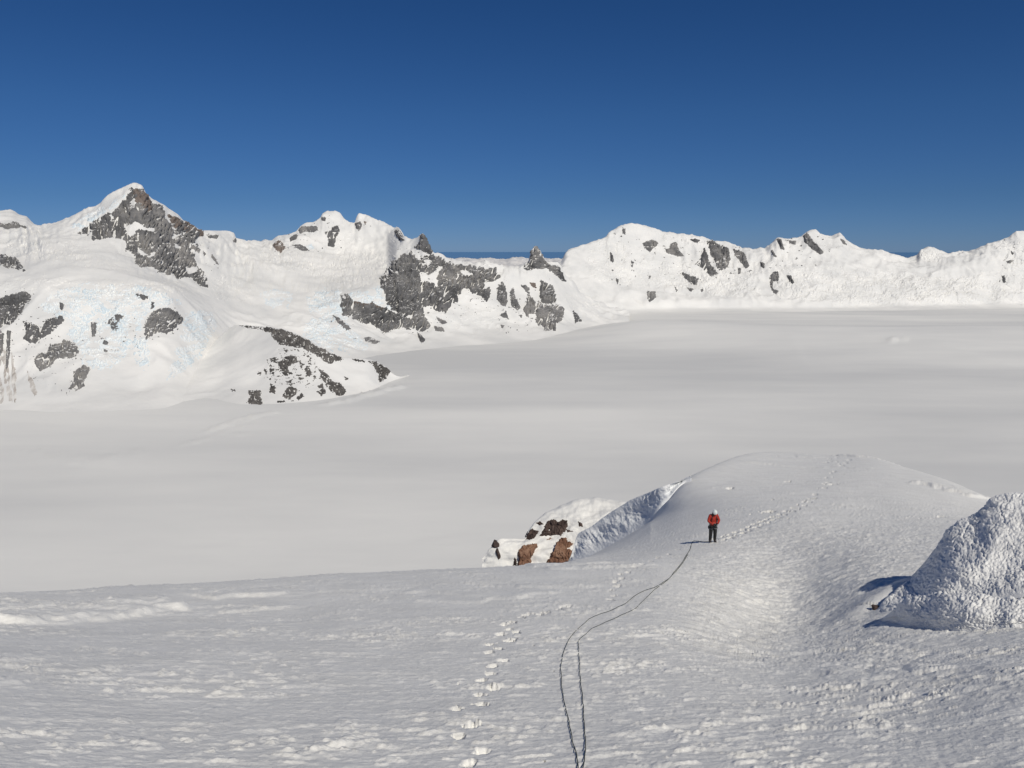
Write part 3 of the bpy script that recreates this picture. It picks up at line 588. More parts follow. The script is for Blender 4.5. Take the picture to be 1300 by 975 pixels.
g9 = K((-900,1000,120),(0,970,115),(520,960,110),(700,900,100),(760,820,88),(788,770,84),(815,720,77),(837,664,71),(850,628,67.5),(860,614,66.5),(869,608.5,67.5),(880,602,70),(890,597.5,74),(904,591.5,80),(925,582,89),(945,576,102),(960,573.5,108),(985,573,112),(1020,575,114),(1060,577.5,112),(1090,578.5,108),(1120,583.5,102),(1150,593,93),(1175,600,89),(1200,608,85),(1230,620,80),(1255,632,75),(1300,650,68),(2200,640,70))
g10 = K((-900,1020,170),(0,1000,165),(700,950,150),(815,800,112),(850,690,95),(869,655,90),(904,632,100),(960,606,126),(1060,606,135),(1150,625,122),(1255,670,98),(1400,700,95),(2200,700,95))
g11 = K((-900,1010,320),(0,1010,320),(700,1000,300),(904,930,230),(1060,900,230),(1255,930,230),(2200,930,250))
g12 = K((-900,1010,850),(2200,1010,850))
pxG = np.concatenate([np.arange(-900, -40, 22.0), np.arange(-40, 1340, 1.22), np.arange(1340, 1480, 3.5), np.arange(1480, 2200, 20.0)])
rowsG = [16, 26, 135, 115, 95, 66, 58, 52, 66, 10, 8, 8]
PG, sG = surface([g0, g1, g2, g3, g4, g5, g6, g7, g8, g9, g10, g11, g12], pxG, rowsG, sig_px=8, sig_row=3.5, sig_r=20)
foot = PG[:1]*np.array([0.02, 0.02, 0.0])+np.array([0, 0, -1.68])
mid = PG[:1]*0.5+foot*0.5
PG = np.concatenate([foot, mid, PG], 0)
X, Y = PG[..., 0].copy(), PG[..., 1].copy(); Rg = np.hypot(X, Y)
base_qx, base_qy = project(PG)
lim = sum(rowsG[:9])+2
def gpt(px, py, Pq=None):
    """ground point seen at a picture position"""
    P_ = PG if Pq is None else Pq
    j = int(np.argmin(np.abs(pxG-px)))
    qx, qy = project(P_[:lim+30, j])
    for i in range(3, len(qy)-1):
        if qy[i] >= py > qy[i+1] or (qy[i] >= py and qy[i+1] <= py):
            t = (qy[i]-py)/(qy[i]-qy[i+1]+1e-9); return P_[i, j]*(1-t)+P_[i+1, j]*t
    return P_[lim, j]
fade = sstep(3.0, 6.0, Rg)*sstep(260, 120, Rg)
dz = np.zeros_like(X)
# broad undulation
dz += 0.10*fbm(X/7, Y/7, 3, 500)*sstep(4, 10, Rg)
# sastrugi: shallow wind-cut plates, longer across the slope, their blunt side uphill
ca, sa = math.cos(0.20), math.sin(0.20)
U = X*ca+Y*sa; V_ = -X*sa+Y*ca
wq = 0.35*fbm(X/1.3, Y/1.3, 2, 505)
n1 = fbm(U/0.36+wq, V_/0.135+wq, 4, 510, 0.6); n2 = fbm(U/1.9, V_/0.6+wq, 3, 520)
patchy = 0.35+0.9*sstep(-0.25, 0.45, fbm(X/3.2, Y/2.2, 3, 530))
bowl = sstep(-20, 25, poly_sd(base_qx, base_qy, [(872,815),(868,760),(862,722),(900,695),(960,668),(1030,655),(1190,668),(1230,700),(1150,740),(1130,790),(1230,850),(1400,860),(1400,900),(1050,870),(930,850)]))
right = sstep(-20, 60, poly_sd(base_qx, base_qy, [(1000,830),(1120,775),(1280,800),(1500,780),(1500,880),(1200,880),(1040,860)]))
knoll = sstep(45, 60, Rg)
amp = (0.034*patchy*(1-0.6*knoll)*(1-bowl*0.5))
dz += amp*sstep(0.05, 0.42, n1)*1.0+0.5*amp*n1
dz += 0.026*patchy*sstep(0.05, 0.3, n2)*(1-bowl)*(1-0.4*knoll)
dz += 0.004*fbm(X/0.07, Y/0.05, 2, 540)*sstep(16, 8, Rg)
dz += 0.010*fbm(X/0.2, Y/0.14, 3, 545)
# bowl: close packed diagonal ripples
ub = X*0.80-Y*0.60; vb = X*0.60+Y*0.80
nb = fbm(ub/1.1+wq, vb/0.36+2*wq, 4, 550, 0.6)
dz += bowl*(0.105*nb+0.04*fbm(X/0.5, Y/0.5, 3, 555, 0.6, True))
dz += right*(0.055*fbm(X/0.42, Y/0.34, 4, 560, 0.6))
# the smooth apron below the corner of the bowl keeps its crest line
# wind-cut steps (bright, facing the viewer)
for pts, hgt, wid in (([(-40,792),(30,790),(90,786),(150,781),(205,774),(250,771)], 0.50, 0.9), ([(100,775),(160,771),(215,768)], 0.16, 0.35), ([(-40,776),(20,775),(60,777)], 0.2, 0.4), ([(268,762),(300,758.5),(370,755)], 0.30, 0.5), ([(285,777),(330,774),(380,768)], 0.14, 0.4),
                      ([(520,720.5),(600,719.5),(680,719),(760,718),(800,716)], 0.22, 0.6), ([(690,724),(760,723),(840,718)], 0.22, 0.5), ([(500,752),(560,753),(620,762),(650,762),(680,755),(715,752)], 0.15, 0.4), ([(520,765),(580,766),(615,767)], 0.12, 0.4), ([(650,746),(720,745),(770,741)], 0.12, 0.4),
                      ([(-40,872),(30,868)], 0.10, 0.3), ([(1010,580),(1030,581),(1050,581)], 0.35, 1.4), ([(1055,578.5),(1090,580),(1130,585),(1150,591)], 0.6, 2.0), ([(1150,612),(1180,617),(1210,625),(1240,633)], 0.6, 1.6), ([(940,585),(1000,592),(1060,594),(1110,596)], 0.25, 1.0), ([(900,618),(960,622),(1010,627)], 0.12, 0.8)):
    wp = [gpt(a_, b_)[:2] for a_, b_ in pts]
    d, par, side = line_dist(X, Y, wp)
    jag = 0.5*fbm(X/0.8, Y/0.8, 3, 570)*wid
    s2 = side+jag
    prof = np.where(s2 < 0, np.exp(-(s2/(wid*0.35))**2), np.exp(-(s2/(wid*2.6))**2))
    endf = np.exp(-(np.maximum(d-np.abs(side), 0)/(wid*0.8))**2)*sstep(0, 0.08, par)*sstep(1.0, 0.92, par)
    dz += 0.5*hgt*prof*endf*(0.75+0.5*fbm(X/0.9, Y/0.9, 3, 575))
# footprints pressed into the snow with clods pushed up beside them
def step_at(px, py, sx=0.13, depth=0.10, yaw=0.0):
    g = gpt(px, py); cx, cy = g[0], g[1]
    i0 = np.searchsorted(PG[:lim, int(np.argmin(np.abs(pxG-px))), 1], cy)
    ra, rb_ = max(0, i0-60), min(PG.shape[0], i0+60)
    ja = int(np.argmin(np.abs(pxG-px))); jw = int(60*10/max(5, g[1]))+12
    sl2 = (slice(ra, rb_), slice(max(0, ja-jw), ja+jw))
    ex = X[sl2]-cx; ey = Y[sl2]-cy
    w = 0.6+0.5*perlin2((X[sl2])/0.08, (Y[sl2])/0.08, 580)
    a_ = ex*math.cos(yaw)+ey*math.sin(yaw); b_ = -ex*math.sin(yaw)+ey*math.cos(yaw)
    e = (a_/sx)**2+(b_/(sx*1.5))**2
    e = e*(1+0.9*perlin2(X[sl2]/0.11, Y[sl2]/0.11, 581)+0.4*perlin2(X[sl2]/0.04, Y[sl2]/0.04, 582))
    dz[sl2] += -depth*1.5*sstep(1.15, 0.7, e)
    c2 = ((a_-0.02)/(sx*1.0))**2+((b_-sx*1.5)/(sx*0.8))**2
    dz[sl2] += depth*0.25*np.exp(-c2)*w
trail1 = [(597,969),(611,954),(582,934),(600,922),(581,901),(611,895),(606,883),(626,875),(611,863),(623,855),(625,846),(638,840),(621,828),(632,823),(621,817),(635,805),(651,812),(645,813),(655,803),(641,795),(651,792),(647,800),(666,783),(661,786),(672,781),(685,782),(694,780),(709,777),(714,773),(721,772),(774,761),(779,755),(778,748),(784,743),(781,738),(790,735),(788,730),(797,728),(806,722),(815,719),(826,714),(836,709),(848,704),(860,698)]
for k, (a_, b_) in enumerate(trail1): step_at(a_, b_, 0.060+0.0016*max(0, 975-b_)*0.09, 0.04+0.00010*(975-b_), random.uniform(-0.5, 0.5))
t2 = np.array([(912,685),(935,678),(955,669),(975,661),(990,655),(1002,649),(1018,641),(1030,634),(1040,626),(1046,616),(1050,609),(1057,603),(1059,592),(1055,588),(1062,584),(1067,580)], float)
seg = np.concatenate([[0], np.cumsum(np.hypot(*np.diff(t2, axis=0).T))]); tt = np.arange(0, seg[-1], 4.3)
for k, s_ in enumerate(tt):
    a_ = np.interp(s_, seg, t2[:, 0]); b_ = np.interp(s_, seg, t2[:, 1])
    step_at(a_+(1.8 if k % 2 else -1.8)+random.uniform(-1, 1), b_+(1.3 if k % 2 else -1.3), 0.14, 0.11, random.uniform(-0.5, 0.5))
for a_, b_ in [(1048,587),(1052,583),(1064,590),(1070,592),(1075,588),(1078,584),(1060,579),(1053,615),(1060,614),(1000,611),(927,620),(1196,656),(978,649)]:
    step_at(a_, b_, 0.16 if b_ > 700 else 0.25, 0.045 if b_ > 700 else 0.14, random.uniform(-1, 1))
PG[..., 2] += dz*fade

# ------------------------------------------------------------------ scoured ice wall under the left edge of the knoll
wbp = [(722,716),(735,709),(759,701.5),(788,686),(815,670),(837,643),(855,625),(863,616),(869,610.5),(878,607)]
def wrb(x):
    return 90.8/((x-650)/F+1.2)*1.006+2.6*float(sstep(835, 872, x))
wb = [(x, y, wrb(x)) for x, y in wbp]
wtp = [(722,712),(727,700),(732,679),(751,668),(772,652),(799,635.5),(815,628.5),(831,622),(850,615),(869,609),(874,607.5),(878,606.5)]
def wallpt(x, f, bulge=0.0):
    yb = np.interp(x, [q[0] for q in wbp], [q[1] for q in wbp]); yt = np.interp(x, [q[0] for q in wtp], [q[1] for q in wtp]); rb2 = wrb(x)
    y = yb*(1-f)+yt*f; dt = float(tan_at(x, yb)-tan_at(x, y))
    return (x, y, rb2+rb2*dt/1.55+bulge)
wend = lambda x: 0.6*float(sstep(855, 878, x))
wb = [(x, y, r+wend(x)) for x, y, r in wb]
wt = [wallpt(x, 1.0, wend(x)) for x in range(722, 880, 4)]; wm = [wallpt(x, 0.5, 0.35+wend(x)) for x in range(722, 880, 6)]
wb0 = [(x, y+13, r-0.35) for x, y, r in wb]; wk = [(x, y+3, r+1.6) for x, y, r in wt]; wk2 = [(x, y+45, r+8) for x, y, r in wt]
pxW = np.arange(722, 878.1, 0.7)
PW, sW = surface([wb0, wb, wm, wt, wk, wk2], pxW, [8, 40, 40, 10, 8], sig_px=2, sig_row=1.2)
NW = normals(PW); x, y = project(PW)
bw = np.exp(-((sW-2.0)/0.75)**2)[:, None]
rot = (x+y)/9.0
dd = 0.42*fbm(x/26, y/20, 4, 700, 0.5)+0.10*fbm((x*0.7+y)/22, (y*0.7-x)/7, 3, 705, 0.5, True)+0.05*fbm(x/2.2, y/2.2, 2, 706)
PW = PW+NW*(dd*bw)[..., None]
ic = bw*sstep(12, 5, np.abs(x-826))*np.exp(-((sW-2.6)/0.4)**2)[:, None]
PW = PW+NW*(ic*0.35*perlin2(x/1.3, y/9, 707))[..., None]
props(grid_obj('ice_wall', PW, M_WALL), 'shaded bluish wind scoured ice wall below the left edge of the knoll', 'ice wall')

# ------------------------------------------------------------------ snow capped brown outcrop left of the wall
def boulder(name, px, py, r, w, h, dp, mat, parent, seed, tilt=0.0, sub=3, cut=7, ns=1.0):
    # an angular split block: hull of points scattered near the faces of a sheared box, edges nibbled by noise
    rnd = random.Random(seed); bm = bmesh.new()
    for k in range(26):
        p = [rnd.uniform(-1, 1) for _ in range(3)]; ax = rnd.randrange(3); p[ax] = math.copysign(rnd.uniform(0.8, 1.0), p[ax])
        p[0] *= 1-0.35*max(0, p[2]); bm.verts.new([q*0.95 for q in p])
    bmesh.ops.convex_hull(bm, input=bm.verts[:])
    bmesh.ops.delete(bm, geom=[v for v in bm.verts if not v.link_faces], context='VERTS')
    bmesh.ops.subdivide_edges(bm, edges=bm.edges[:], cuts=2, use_grid_fill=True)
    co = np.array([v.co[:] for v in bm.verts])
    n1_ = fbm(co[:, 0]*2.2+seed, co[:, 2]*1.6+co[:, 1]*1.3, 3, seed); n2_ = fbm(co[:, 1]*2.2+seed, co[:, 2]*2.6+co[:, 0], 3, seed+7)
    for v, q, q2 in zip(bm.verts, n1_, n2_): v.co.x += 0.14*q; v.co.y += 0.10*q2; v.co.z += 0.08*q2
    m = r/F
    c = unproject(px, py, r)
    mt = Matrix.Translation(Vector(c.tolist())) @ Matrix.Rotation(tilt, 4, 'Y') @ Matrix.Diagonal((w*m/1.5, dp, h*m/1.5, 1))
    bm.transform(mt); me = bpy.data.meshes.new(name); bm.to_mesh(me); bm.free()
    return link(name, me, mat, parent, smooth=False)
OS = 1.30
K = lambda *p: [(a_, b_, c_*OS) for a_, b_, c_ in p]
o_top = K((612,730,63),(622,697,63.2),(627,690,63.4),(635,685,63.6),(650,683.5,64),(667,684,64.2),(669,677,65),(677,665,66),(689,653,67),(700,647,67.5),(715,640,68),(735,632.5,68.5),(755,631,69),(765,632,69),(788,635,69),(800,640,69.5),(830,665,70),(850,700,71))
o_led = K((612,712,62.6),(635,692,63),(667,688,63.4),(700,684,64),(740,672,64.3),(790,668,64.5),(850,702,66))
o_up = K((612,708,62.8),(635,688,63.3),(667,686,63.9),(690,670,65),(715,662,65.3),(740,655,65.6),(790,652,66),(850,701,68))
o_b = K((612,760,61.5),(700,760,61.3),(850,760,61.5)); o_f = K((612,716,62.3),(640,708,62.3),(700,706,62.4),(760,705,62.6),(850,705,63))
K = L
o_k = [(x, y+14, r+3) for x, y, r in o_top]; o_k2 = [(x, y+120, r+8) for x, y, r in o_top]
pxO = np.arange(612, 850.1, 0.8)
PO, sO = surface([o_b, o_f, o_led, o_up, o_top, o_k, o_k2], pxO, [20, 28, 26, 26, 10, 8], sig_px=1.5, sig_row=2.0)
NO = normals(PO); x, y = project(PO)
PO = PO+NO*((0.40*fbm(x/24, y/12, 3, 720, 0.45)+0.06*fbm(x/5, y/4, 3, 725, 0.6))*(1-0.7*np.exp(-((sO-4)/0.2)**2))[:, None])[..., None]
crop = bpy.data.objects.new('rock_outcrop', None); C.objects.link(crop)
props(crop, 'brown rock outcrop with a thick snow cap jutting out left of the ice wall', 'rock outcrop')
grid_obj('snow_cap', PO, M_FG, crop)
for k, (pl, mt_, am, cr) in enumerate([
        ([(667.7,684.6),(669,678),(676,671),(683.7,675),(678.8,683),(672.6,685)], M_BLACK, 2.5, 1.5),([(680,664),(686,662),(690,665.5),(685,667)], M_BLACK, 1.2, 1.0),
        ([(686,680),(692,668),(695,661),(706,660.5),(709,664),(714.5,659.5),(721,661),(720,670),(712,680),(706,678.6),(699,681)], M_BLACK, 2.0, 2.2),([(718,671.7),(728,674.8),(720.6,675.8)], M_BLACK, 1.2, 1.0),([(734,662),(739,664),(740,669),(735,668)], M_BLACK, 1.2, 1.0),
        ([(693,686),(698.5,682.4),(702,684)], M_BROWN, 1.2, 0.6),([(658,700),(663,693),(680,691.5),(683,693.8),(677,703),(674,710),(675,720),(657,720)], M_BROWN, 5.0, 1.6),
        ([(693,717),(703,697),(712,684),(718.5,683.5),(721,689),(727,690.5),(721,697.5),(730,700.5),(719,717)], M_BROWN, 4.5, 1.8),([(651,718),(653,707),(656,711),(656,718)], M_BLACK, 1.6, 1.0),
        ([(720,711),(729,706.8),(729,713)], M_BLACK, 1.4, 0.8)]):
    patch(crop, PO, pl, name='rock', mat=mt_, amp=am, crag=cr, edge=0.7, seed=500+k*3, nf=1.4, up=3, gully=0.0, single=True)
for k, (a_, b_, r_, w_, h_, d_, mt_, ti) in enumerate([(629.5,691.5,63.2,9,7,0.5,M_BLACK,0.3),(634.5,707,62.6,7,20,0.5,M_BLACK,-0.35)]):
    boulder('rock', a_, b_, r_*OS, w_, h_, d_*1.2, mt_, crop, 900+k, ti)

# ------------------------------------------------------------------ rime covered mounds at the right
def rg_(px, py): g = gpt(px, py); return float(np.hypot(g[0], g[1]))
rA = rg_(1112, 776); rL = rg_(1180, 799)
def cauli(P, s, k0, k1, seed, sc, amp, xl):
    n = normals(P); x, y = project(P)
    wx = x+9*fbm(x/16, y/16, 3, seed); wy = y+9*fbm(x/16, y/16, 3, seed+1)
    d1, d2, _ = voro(wx/(9*sc), wy/(6.5*sc), seed+2); e1, e2, _ = voro(wx/(4.2*sc), wy/(3.2*sc), seed+6)
    av = 0.75+0.6*sstep(-0.3, 0.35, fbm(x/30, y/20, 2, seed+9))
    h = amp*(0.26*fbm(x/50, y/30, 4, seed+3, 0.5)+av*0.20*np.sqrt(np.clip(1-d1**2*1.3, 0, 1))*(d2-d1 > 0)+av*0.15*np.sqrt(np.clip(1-e1**2*1.3, 0, 1))+0.16*fbm(x/3.4, y/2.6, 3, seed+4, 0.6))
    w = (sstep(k0, k0+0.25, s)*sstep(k1, k1-0.3, s))[:, None]*sstep(xl, xl+26, x)
    return P+n*(h*w)[..., None]
bU = lambda x: float(np.interp(x, [1106,1112,1130,1165,1200,1250,1300,1700], [776,776,774,768,762,752,742,730]))
gU = [(x, rg_(x, bU(x))) for x in (1106, 1120, 1135, 1150)]; rA = gU[-1][1]-0.5
gUr = lambda x: float(np.interp(x, [1106,1120,1135,1150,1165,1200,1300,1700], [gU[0][1]+0.1, gU[1][1]+0.05, gU[2][1]-0.1, rA+0.2, rA, rA-0.3, rA-0.6, rA-0.8]))
XU = (1106,1112,1120,1130,1140,1150,1165,1180,1200,1225,1250,1275,1300,1400,1700)
U0 = [(x, bU(x), gUr(x)) for x in XU]
U0b = [(x, bU(x)+18, gUr(x)-0.5*float(sstep(1106, 1140, x))) for x in XU]
UT = [(1106,775.5),(1112,773.5),(1122,766),(1135,756),(1148,745),(1160,735),(1172,722),(1182,708),(1190,696),(1197,684),(1205,674),(1217,664),(1230,657),(1243,650),(1252,642),(1262,634),(1272,630),(1285,628),(1300,627),(1340,622),(1450,630),(1700,680)]
U2 = [(x, y, gUr(x)+float(np.interp(x, [1106, 1120, 1135, 1160, 1200, 1240, 1300, 1700], [0.04, 0.5, 1.4, 2.7, 3.4, 3.7, 3.9, 4.0]))) for x, y in UT]
U1 = [(x, y, r-0.55*float(np.exp(-((x-1225)/45.0)**2))) for x, y, r in mixl(U0, U2, 0.30)]; U1b = mixl(U0, U2, 0.75, -0.05)
UK = [(x, y+14*float(sstep(1106, 1150, x))+0.5, r+0.1+0.8*float(sstep(1106, 1150, x))) for x, y, r in U2]; UK2 = [(x, y+110*float(sstep(1106, 1150, x))+8, r+0.4+2.0*float(sstep(1106, 1150, x))) for x, y, r in U2]
pxU = np.concatenate([np.arange(1106, 1345, 0.85), np.arange(1345, 1700, 2.5)])
PU, sU = surface([U0b, U0, U1, U1b, U2, UK, UK2], pxU, [8, 66, 60, 50, 16, 8], sig_px=1.5, sig_row=2)
PU = cauli(PU, sU, 0.4, 5.3, 800, 1.0, 0.20, 1108)
x, y = project(PU)
cav = np.exp(-(((x-1236)/26)**2+((y-742)/7)**2))+0.6*np.exp(-(((x-1215)/16)**2+((y-722)/6)**2))
props(grid_obj('rime_mound', PU, M_RIME), 'large rime crusted mound with a lumpy frosted surface, filling the right edge', 'snow mound')
XT = (1118,1126,1135,1148,1160,1175,1190,1205,1225,1245,1265,1290,1340,1400,1460)
bT = lambda x: float(np.interp(x, [1118,1135,1160,1185,1215,1245,1275,1340,1460], [786,790,795,799,801,800,797,794,780]))
gT0 = [rg_(x, bT(x)) for x in XT]; gT = lambda x: float(np.interp(x, XT, smooth1(np.array(gT0), 0.8, 0)))
tT = lambda x: float(np.interp(x, [1118,1130,1145,1165,1190,1220,1245,1265,1300,1340,1460], [785.6,779,770,763,757,755,757,760,762,768,779]))
T0 = [(x, bT(x), gT(x)+0.03) for x in XT]; T0b = [(x, bT(x)+14, gT(x)-0.4*float(sstep(1118, 1140, x))) for x in XT]
T2 = [(x, tT(x), gT(x)+0.04+0.95*float(sstep(1118, 1185, x))*float(sstep(1460, 1330, x))) for x in XT]
T1 = [(x, 0.55*bT(x)+0.45*tT(x), gT(x)+0.18*float(sstep(1118, 1185, x))*float(sstep(1460, 1330, x))) for x in XT]
TK = [(x, y+4*float(sstep(1118, 1150, x)), r+0.1+0.5*float(sstep(1118, 1150, x))) for x, y, r in T2]; TK2 = [(x, y+60*float(sstep(1118, 1150, x))*float(sstep(1460, 1360, x))+6, r+0.3+1.3*float(sstep(1118, 1150, x))) for x, y, r in T2]
pxT = np.concatenate([np.arange(1118, 1340, 0.85), np.arange(1340, 1461, 2.5)])
PT, sT = surface([T0b, T0, T1, T2, TK, TK2], pxT, [8, 34, 40, 10, 6], sig_px=2, sig_row=1.5)
PT = cauli(PT, sT, 0.7, 4.0, 850, 0.9, 0.20, 1120)
x, y = project(PT); cav = np.exp(-(((x-1180)/18)**2+((y-788)/5)**2))
props(grid_obj('rime_mound', PT, M_RIME), 'low lumpy rime crusted mound at the foot of the larger one', 'snow mound')
# ground raised against the mounds' far flank, added to hide their cast shadow
sx = np.arange(1116, 1300, 6.0); spt = unproject(sx, np.interp(sx, [q[0] for q in U2], [q[1] for q in U2]), np.interp(sx, [q[0] for q in U2], [q[2] for q in U2]))
win = (slice(0, lim), slice(int(np.argmin(np.abs(pxG-1000))), int(np.argmin(np.abs(pxG-1480)))))
d, par, side = line_dist(PG[win][..., 0], PG[win][..., 1], [tuple(p[:2]) for p in spt])
zs = np.interp(par, np.linspace(0, 1, len(spt)), spt[:, 2])
PG[win][..., 2] += np.maximum(0, zs-0.12-PG[win][..., 2])*np.exp(-(d/0.75)**2)
ground = props(grid_obj('snow_slope', PG, M_FG), 'wind textured snow slope and rounded knoll in the foreground with trodden footprints', kind='structure')
g = gpt(1113, 773); tip = boulder('rock', 1114, 772.5, float(np.hypot(g[0], g[1]))+0.02, 13, 5, 0.12, M_BLACK, None, 990, 0.1)
props(tip, 'small dark rock tip poking out at the left end of the large rime mound', 'rock')

# ------------------------------------------------------------------ rope lying doubled on the snow
M_ROPE = plain('dark_green_rope', (0.035, 0.05, 0.045), 0.9, 300, 0.25, bd=0.001)
rope = bpy.data.objects.new('climbing_rope', None); C.objects.link(rope)
props(rope, 'thin dark green climbing rope lying doubled down the snow to the climber', 'rope')
s1 = [(736,1060),(735,1010),(734,974),(728,946),(721.5,915),(715,885),(713,868),(712,852),(714,835),(717,824),(720,816),(727,806),(735,798),(744,790),(752,784),(762,780),(771,777),(785,771),(795,766),(802,760),(808,755),(819,750),(831,746),(841,740),(849,735),(858,724),(866,714),(874,701),(878,694),(880,686.5),(888,687.5),(896,688),(903,687.5)]
s2 = [(742,1060),(739,1010),(740,974),(743,955),(742.5,935),(741.5,915),(739,881.5),(736,848),(735,828),(734,814.5),(743,806),(754,797),(761.5,794),(772,789),(783,784),(794,779),(805,774),(813,767),(820,760),(831,749),(842,741),(850,734.5),(859,724.5),(867,714.5),(874.6,702)]
def dens(pts, wob, seed):
    rn = random.Random(seed); out = []
    a_ = np.array(pts, float); n = len(a_); L_ = np.concatenate([[0], np.cumsum(np.hypot(*np.diff(a_, axis=0).T))])
    q = np.arange(0, L_[-1], 2.0); xx = pchip(L_, a_[:, 0], q); yy = pchip(L_, a_[:, 1], q)
    xx = xx+wob*perlin2(q/14.0, q*0+seed, seed)
    G = np.array([gpt(u, v) for u, v in zip(xx, yy)])
    G = smooth1(G, 1.2, 0); return G
for k, pts in enumerate((s1, s2)):
    G = dens(pts, 1.3, 41+k); rad = 0.005; G[:, 2] += rad+0.008
    rads = 0.0046+0.0058*sstep(10, 34, np.hypot(G[:, 0], G[:, 1]))
    V, Q = tube(G, rads, 7); link('rope_strand', mesh_np('rope_strand', V, Q), M_ROPE, rope)

# ------------------------------------------------------------------ the climber
M_RED = plain('red_shell_fabric', (0.36, 0.026, 0.012), 0.6, 14, 0.25, bump=0.5, bd=0.02)
M_BLK = plain('black_trouser_fabric', (0.010, 0.010, 0.012), 0.75, 16, 0.4, bump=0.5, bd=0.02)
M_SKIN = plain('skin', (0.45, 0.26, 0.19), 0.5, 20, 0.1)
M_HELM = plain('white_helmet_shell', (0.66, 0.72, 0.70), 0.35, 6, 0.08, bump=0.0)
M_HARN = plain('grey_webbing', (0.16, 0.16, 0.16), 0.7, 60, 0.5)
M_MET = plain('metal_hardware', (0.5, 0.5, 0.52), 0.35, 20, 0.2, metal=0.9)
M_BOOT = plain('boot_leather', (0.03, 0.026, 0.028), 0.6, 30, 0.4)
M_BAG = plain('dark_pack_fabric', (0.02, 0.022, 0.03), 0.7, 30, 0.4)
M_SOLE = plain('grey_boot_rand', (0.25, 0.22, 0.21), 0.7, 30, 0.2)
gp = gpt(904, 688.5)
man = bpy.data.objects.new('person', None); C.objects.link(man)
man.location = gp.tolist(); man.rotation_euler = (0, 0, math.radians(8))
props(man, 'climber in red jacket, black trousers and white helmet, looking down at the hands', 'person')
def skinned(name, pts, edges, rad, mat, parent, sub=2, root=0):
    me = bpy.data.meshes.new(name); me.from_pydata([tuple(p) for p in pts], edges, [])
    o = bpy.data.objects.new(name, me); C.objects.link(o)
    sk = o.modifiers.new('s', 'SKIN'); sk.use_smooth_shade = True
    for i, rd in enumerate(rad):
        me.skin_vertices[0].data[i].radius = rd if isinstance(rd, tuple) else (rd, rd)
        me.skin_vertices[0].data[i].use_root = (i == root)
    sb = o.modifiers.new('b', 'SUBSURF'); sb.levels = sub; sb.render_levels = sub
    bpy.context.view_layer.update()
    dg = bpy.context.evaluated_depsgraph_get()
    nm = bpy.data.meshes.new_from_object(o.evaluated_get(dg)); nm.name = name
    o.modifiers.clear(); o.data = nm; bpy.data.meshes.remove(me)
    nm.materials.clear(); nm.materials.append(mat)
    nm.polygons.foreach_set('use_smooth', np.full(len(nm.polygons), True))
    if parent is not None: o.parent = parent
    return o
# the climber faces -Y (towards the camera)
J = dict(pelvis=(0,0,0.95), waist=(0,0,1.08), chest=(0,0.0,1.27), neckb=(0,-0.03,1.43), neck=(0,-0.06,1.50), head=(0,-0.13,1.60), crown=(0,-0.15,1.68),
         shL=(-0.17,0,1.40), elL=(-0.285,-0.05,1.14), wrL=(-0.13,-0.27,1.06), shR=(0.17,0,1.40), elR=(0.285,-0.04,1.15), wrR=(0.12,-0.28,1.08),
         hiL=(-0.10,0,0.90), knL=(-0.115,-0.03,0.50), anL=(-0.115,0.02,0.09), hiR=(0.10,0,0.90), knR=(0.115,-0.02,0.50), anR=(0.125,0.02,0.09))
names = list(J); ix = {n: i for i, n in enumerate(names)}
ed = [('pelvis','waist'),('waist','chest'),('chest','neckb'),('neckb','neck'),('neck','head'),('head','crown'),('neckb','shL'),('shL','elL'),('elL','wrL'),('neckb','shR'),('shR','elR'),('elR','wrR'),('pelvis','hiL'),('hiL','knL'),('knL','anL'),('pelvis','hiR'),('hiR','knR'),('knR','anR')]
rad = dict(pelvis=(.16,.12), waist=(.155,.12), chest=(.185,.13), neckb=(.10,.09), neck=.06, head=(.085,.10), crown=(.07,.08), shL=.095, elL=.078, wrL=.042, shR=.095, elR=.078, wrR=.042, hiL=.125, knL=.095, anL=.075, hiR=.125, knR=.095, anR=.075)
body = skinned('body', [J[n] for n in names], [(ix[a_], ix[b_]) for a_, b_ in ed], [rad[n] for n in names], M_SKIN, man)
body.data.materials.append(M_RED); body.data.materials.append(M_BLK)
for p in body.data.polygons:
    c = p.center
    p.material_index = 2 if c.z < 0.98 else (0 if (c.z > 1.475 and abs(c.x) < 0.13) else 1)
# jacket hem and collar, a little proud of the body
def ring(name, cx, cy, z0, z1, rx, ry, mat, parent, seg=28, thick=0.012, flare=0.0, tiltx=0.0):
    V = []; Q = []
    for k in range(seg):
        t = 2*math.pi*k/seg; w = 1+0.03*math.sin(5*t+z0*30)
        for (zz, e) in ((z0, 0), (z0, thick), (z1, thick), (z1, 0)):
            f_ = flare if zz == z0 else 0
            V.append((cx+(rx+e+f_)*w*math.cos(t), cy+(ry+e+f_)*w*math.sin(t), zz+tiltx*math.sin(t)))
    for k in range(seg):
        a_ = 4*k; b_ = 4*((k+1) % seg)
        for m_ in range(4): Q.append((a_+m_, b_+m_, b_+(m_+1) % 4, a_+(m_+1) % 4))
    return link(name, mesh_np(name, np.array(V), np.array(Q)), mat, parent)
ring('jacket_hem', 0, 0, 0.955, 1.10, 0.165, 0.13, M_RED, man, flare=0.02)
ring('jacket_collar', 0, -0.05, 1.43, 1.50, 0.075, 0.075, M_RED, man, tiltx=0.02)
